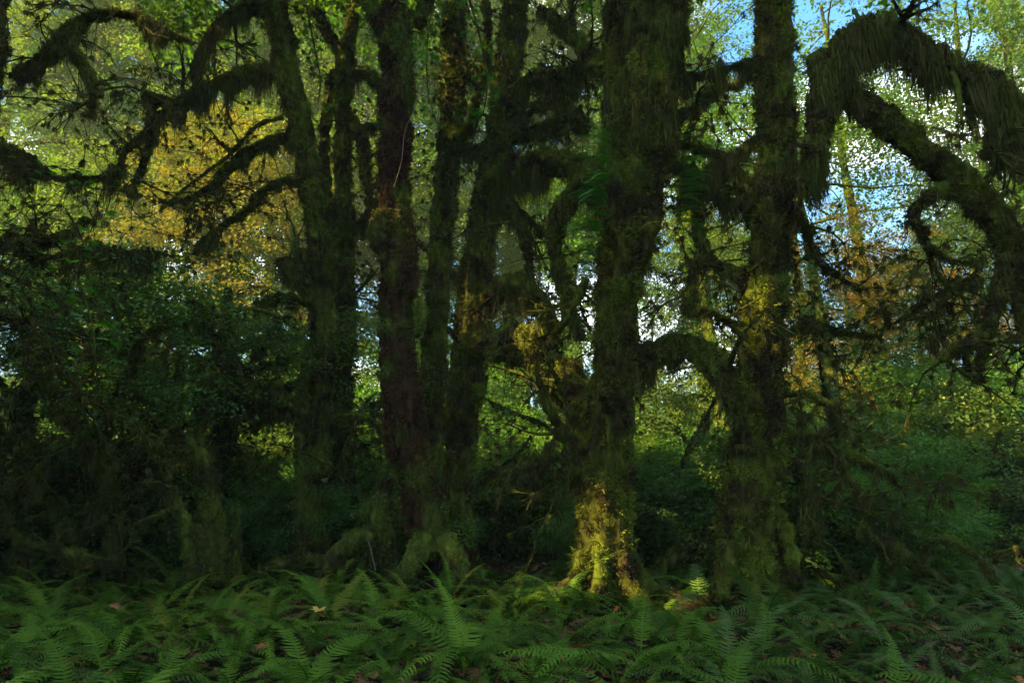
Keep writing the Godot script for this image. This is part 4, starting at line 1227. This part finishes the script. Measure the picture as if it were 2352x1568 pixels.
	for k in behind.size():
		var t := broadleaf(540 + k, "broadleaf_tree", 15.0 + (k % 3) * 2.0, 1.2, 4.0, 0.25, 18, 30, "big", 1, 1.05, Vector3(behind[k][0], gh(behind[k][0], behind[k][1]), behind[k][1]))
		t.name = numbered("broadleaf_tree")
		add_child(t)
		tag(t, "unseen leafy maple added behind the camera to dim the light from there", "tree", "shade maples added behind the camera")

func undergrowth() -> void:
	rng.seed = 600
	# green maple sprigs that catch the light
	leafy_twig("maple_sprig", "sprig of bright green maple leaves hanging at the left", L([[150, 480, 8.6, 8], [190, 560, 8.5, 7], [180, 640, 8.5, 6], [210, 740, 8.4, 6], [220, 850, 8.4, 4]]), 46, 0.13, 0.28, [0, 2, 2, 3])
	leafy_twig("maple_sprig", "maple sprig with dim green leaves hanging before the middle trunks", L([[1060, -60, 11.5, 8], [1090, 40, 11.4, 7], [1110, 120, 11.4, 6], [1120, 190, 11.4, 5], [1110, 260, 11.4, 4]]), 46, 0.12, 0.24, [0, 1, 1])
	leafy_twig("maple_sprig", "few-leaved maple sprig against the top of the rust-brown trunk", L([[990, 30, 9.9, 5], [980, 120, 9.8, 5], [985, 220, 9.8, 4], [1010, 300, 9.8, 3]]), 14, 0.11, 0.14, [1, 1, 0])
	leafy_twig("maple_sprig", "green maple sprig beside the top of the leaning trunk", L([[705, 20, 12.0, 6], [720, 100, 12.0, 6], [735, 180, 12.0, 5], [730, 240, 12.0, 3]]), 30, 0.13, 0.2, [0, 1])
	leafy_twig("maple_sprig", "maple sprig with a few rusty leaves in the upper left", L([[30, 380, 9.4, 6], [110, 400, 9.3, 5], [200, 430, 9.3, 5], [300, 440, 9.2, 3]]), 34, 0.12, 0.26, [0, 2, 3])
	leafy_twig("maple_sprig", "low maple sprig across the foot of the leaning trunk", L([[640, 1020, 11.6, 6], [720, 1050, 11.4, 6], [790, 1090, 11.2, 5], [840, 1150, 11.2, 3]]), 34, 0.08, 0.3, [1, 1, 0])
	# ferns that grow on the thickest trunk
	var spots := ["highest", "second highest", "third highest", "fourth highest", "lowest"]
	var n_side := {"left": 0, "right": 0}
	for a in [[1405, 330, 9.45, 12, 1.0, 0.60], [1402, 400, 9.4, 16, 1.0, 0.62], [1396, 470, 9.4, 18, 1.0, 0.66], [1386, 540, 9.4, 18, 1.0, 0.66], [1372, 610, 9.4, 14, 1.0, 0.60], [1562, 390, 9.8, 12, -1.0, 0.50], [1555, 450, 9.75, 14, -1.0, 0.50], [1545, 515, 9.75, 12, -1.0, 0.48]]:
		var side: String = "left" if a[4] > 0.0 else "right"
		var t := thing("licorice_fern", "small bright fern on the %s side of the thickest trunk, %s there" % [side, spots[n_side[side]]], "fern", V(a[0], a[1], a[2]), "ferns on the thickest trunk")
		n_side[side] += 1
		for k in a[3]:
			var yaw: float = -a[4] * (PI / 2 - 0.3) + rnd(-0.7, 0.7)
			var s: float = a[5] * rnd(0.65, 1.1)
			part("frond", fronds[[9, 11, 5, 9][k % 4]], M.licorice, t, Transform3D((Basis(Vector3.UP, yaw) * Basis(Vector3.RIGHT, rnd(-0.1, 0.5))).scaled(Vector3(s, s, s)), Vector3(0, rnd(-0.2, 0.2), rnd(-0.08, 0.08))))
	# mossy logs and roots lying behind the ferns
	var logs := [
		["arched mossy log between the thick trunk and the right one", [[1500, 1330, 11.4, 40], [1560, 1270, 11.6, 46], [1630, 1225, 11.8, 44], [1700, 1240, 12.0, 40], [1740, 1290, 12.2, 30]]],
		["mossy log sloping down to the right of the right trunk", [[1930, 1215, 11.6, 40], [2000, 1235, 11.4, 50], [2060, 1265, 11.2, 46], [2130, 1310, 11.0, 30], [2170, 1340, 10.9, 16]]],
		["thin mossy branch arched over the ferns at the right", [[2120, 1290, 10.6, 12], [2140, 1245, 10.6, 12], [2180, 1240, 10.5, 12], [2230, 1270, 10.4, 13], [2275, 1310, 10.2, 10]]],
		["mossy branch lying across the far right edge", [[2270, 1275, 11.0, 12], [2320, 1262, 11.0, 14], [2380, 1262, 11.0, 14], [2460, 1240, 11.0, 14]]],
		["rotting log end in the shade left of the broad stump", [[610, 1310, 11.2, 26], [680, 1290, 11.4, 40], [760, 1300, 11.6, 40], [820, 1310, 11.8, 30]]],
		["mossy branch lying under the left thicket", [[40, 1250, 10.4, 20], [110, 1255, 10.4, 36], [190, 1280, 10.4, 30], [270, 1290, 10.6, 14]]]]
	rng.seed = 610
	for a in logs:
		start_tree()
		var p := L(a[1])
		var t := thing("mossy_log", a[0], "log", p[0][0])
		wood(t, "log", p, {"pal": PAL_BRIGHT, "fur": 800.0, "drape": [50, 0.06, 0.2], "twigs": [4, 0.5, 0.01]})
		end_tree(t)
	# bare pale sticks
	for a in [["pale dead twig hanging down the rust-brown trunk", [[962, 190, 10.2, 2], [952, 250, 10.15, 3], [930, 300, 10.2, 3], [922, 370, 10.15, 3], [904, 430, 10.2, 2]]], ["pale dead stick standing in the ferns left of the rust-brown trunk", [[862, 1310, 10.4, 5], [852, 1265, 10.4, 5], [842, 1230, 10.4, 3]]], ["dark bare branch arched like a bow in front of the left thicket", [[400, 880, 11.5, 10], [420, 800, 11.5, 12], [470, 745, 11.5, 13], [540, 712, 11.5, 14], [610, 715, 11.6, 13], [690, 760, 12.0, 10]]]]:
		var p := L(a[1])
		var st := begin()
		var t := thing("bare_twig", a[0], "twig", p[0][0])
		var local := []
		for q in p:
			local.append([q[0] - t.position, q[1]])
		part("stem", sweep(local, 6, 0.1, 0.002, [Color.WHITE, Color.WHITE, Color.WHITE] if a[0].begins_with("pale") else PAL_OLIVE).mesh, M.stick if a[0].begins_with("pale") else M.bark, t)

func fern_bank() -> void:
	rng.seed = 700
	# the ferns one can pick out in front, each named by where it stands
	var front := [
		[70, 4.9, 11, 0.94, "large sword fern in the bottom left corner", [1, 3]],
		[250, 5.4, 10, 0.89, "arching sword fern second from the bottom left corner", [0, 1]],
		[385, 4.7, 7, 0.94, "sword fern with two upright pale-ribbed fronds at the lower left", [3, 3, 1]],
		[560, 4.8, 11, 1.09, "sword fern with long fronds sweeping right, below the leaning trunk", [1, 0]],
		[760, 5.2, 11, 0.94, "sword fern low in front, below the broad stump", [0, 1]],
		[930, 5.4, 10, 0.85, "sword fern below the rust-brown trunk at the frame's foot", [0, 2]],
		[1085, 6.6, 14, 1.24, "big upright sword fern below and right of the rust-brown trunk", [1, 0, 3]],
		[1245, 6.2, 11, 1.06, "sword fern between the big upright one and the thickest trunk", [0, 1]],
		[1370, 4.9, 12, 1.12, "grey-green sword fern at the frame's foot under the thickest trunk", [4, 0]],
		[1580, 4.9, 10, 1.00, "sword fern with a lone pale frond, below and right of the thickest trunk", [4, 0]],
		[1640, 6.6, 13, 1.12, "sword fern crowding the gap between the two right trunks", [4, 0, 2]],
		[1800, 5.0, 11, 1.00, "grey-green sword fern at the frame's foot under the right trunk", [4, 4, 2]],
		[1985, 5.6, 12, 1.12, "wide sword fern right of the right trunk, fronds reaching left", [4, 0, 2]],
		[2150, 5.0, 10, 1.00, "sword fern at the frame's foot, third from the right edge", [4, 2]],
		[2290, 4.8, 12, 1.00, "sword fern with a pale tip in the bottom right corner", [4, 0]],
		[2330, 6.2, 12, 1.12, "sword fern cut by the right edge, above the corner one", [4, 0, 2]]]
	for a in front:
		fern(G(a[0], a[1]), a[2], a[3], a[4], "", a[5], 1.0, rnd(0, TAU))
	# the bank behind them
	var taken := []
	for a in front:
		taken.append(G(a[0], a[1]))
	var tries := 0
	var made := 0
	while made < 250 and tries < 6000:
		tries += 1
		var d := rnd(5.2, 12.2)
		var px := rnd(-160, 2500)
		if px > 1800 and rng.randf() < 0.45:
			continue
		var p := G(px, d)
		var near := false
		for q in taken:
			if q.distance_to(p) < 0.44:
				near = true
				break
		for s in [[1398, 10.0, 0.75], [1000, 10.8, 0.65], [1732, 9.5, 0.75]]:
			if p.distance_to(G(s[0], s[1])) < s[2]:
				near = true
		if near:
			continue
		taken.append(p)
		made += 1
		var z := 0 if px < 520 else (1 if px < 860 else (2 if px < 1180 else (3 if px < 1560 else (4 if px < 1880 else 5))))
		var row: String = "in the back row" if d > 10.6 else ("in the third row" if d > 9.0 else ("in the second row" if d > 7.3 else "near the front"))
		var size := rnd(0.65, 1.15)
		var big: String = "large" if size > 0.9 else ("small" if size < 0.72 else "middling")
		var cols := ["at the left edge", "below the far left thicket", "below the bent snag", "below the slim stump", "below the leaning trunk", "below the broad stump", "below the rust-brown trunk", "left of the thickest trunk", "below the thickest trunk", "between the two right trunks", "below the right trunk", "right of the right trunk", "at the right side", "by the right edge"]
		var column: String = cols[clampi(int((px + 160.0) / 190.0), 0, 13)]
		var tones := [0, 1, 3, 5, 1] if z < 3 and d > 7.5 else ([0, 1, 2, 1] if z < 4 else [4, 0, 2, 4])
		fern(p, rng.randi_range(8, 13), size, "%s sword fern %s of the fern bank, %s" % [big, row, column], "sword ferns of the bank", tones, 1.0, rnd(0, TAU))
	# single leaves fallen from the maples
	rng.seed = 720
	var seen := [
		[735, 1395, 0.55, 0.14, 4, "yellow maple leaf caught upright on ferns, below the leaning trunk"], [260, 1385, 0.5, 0.12, 1, "brown curled maple leaf on a fern in the lower left"], [262, 1530, 0.25, 0.13, 0, "rust maple leaf left of the two upright fronds"],
		[610, 1478, 0.35, 0.11, 5, "small red-brown leaf on a fern at the lower left"], [850, 1548, 0.3, 0.16, 1, "large brown leaf standing at the frame's foot left of centre"], [925, 1555, 0.15, 0.15, 3, "dull brown leaf at the frame's foot below the rust-brown trunk"],
		[1100, 1475, 0.2, 0.13, 2, "tan leaf under the big upright fern"], [1060, 1540, 0.1, 0.12, 0, "orange leaf on bare ground below the big upright fern"], [1692, 1365, 0.4, 0.11, 0, "orange leaf between the two right trunks"], [1815, 1408, 0.3, 0.13, 4, "bright orange leaf on the ground right of the right trunk's foot"],
		[1885, 1500, 0.2, 0.14, 0, "rust leaf on the ground under the right-hand ferns"], [2330, 1555, 0.2, 0.14, 0, "brown-orange leaf in the bottom right corner"], [205, 1300, 0.65, 0.12, 0, "rust leaf on the back row of ferns at the left"], [790, 1530, 0.2, 0.12, 3, "dark curled leaf low in front, left of centre"],
		[1420, 1390, 0.5, 0.10, 5, "reddish leaf at the foot of the thickest trunk"], [1990, 1400, 0.35, 0.12, 1, "brown leaf amid the ferns at the right"], [300, 1550, 0.2, 0.15, 3, "dull brown leaf beside the bottom left ferns"]]
	for a in seen:
		fallen(a[0], a[1], a[2], a[3], a[4], a[5])
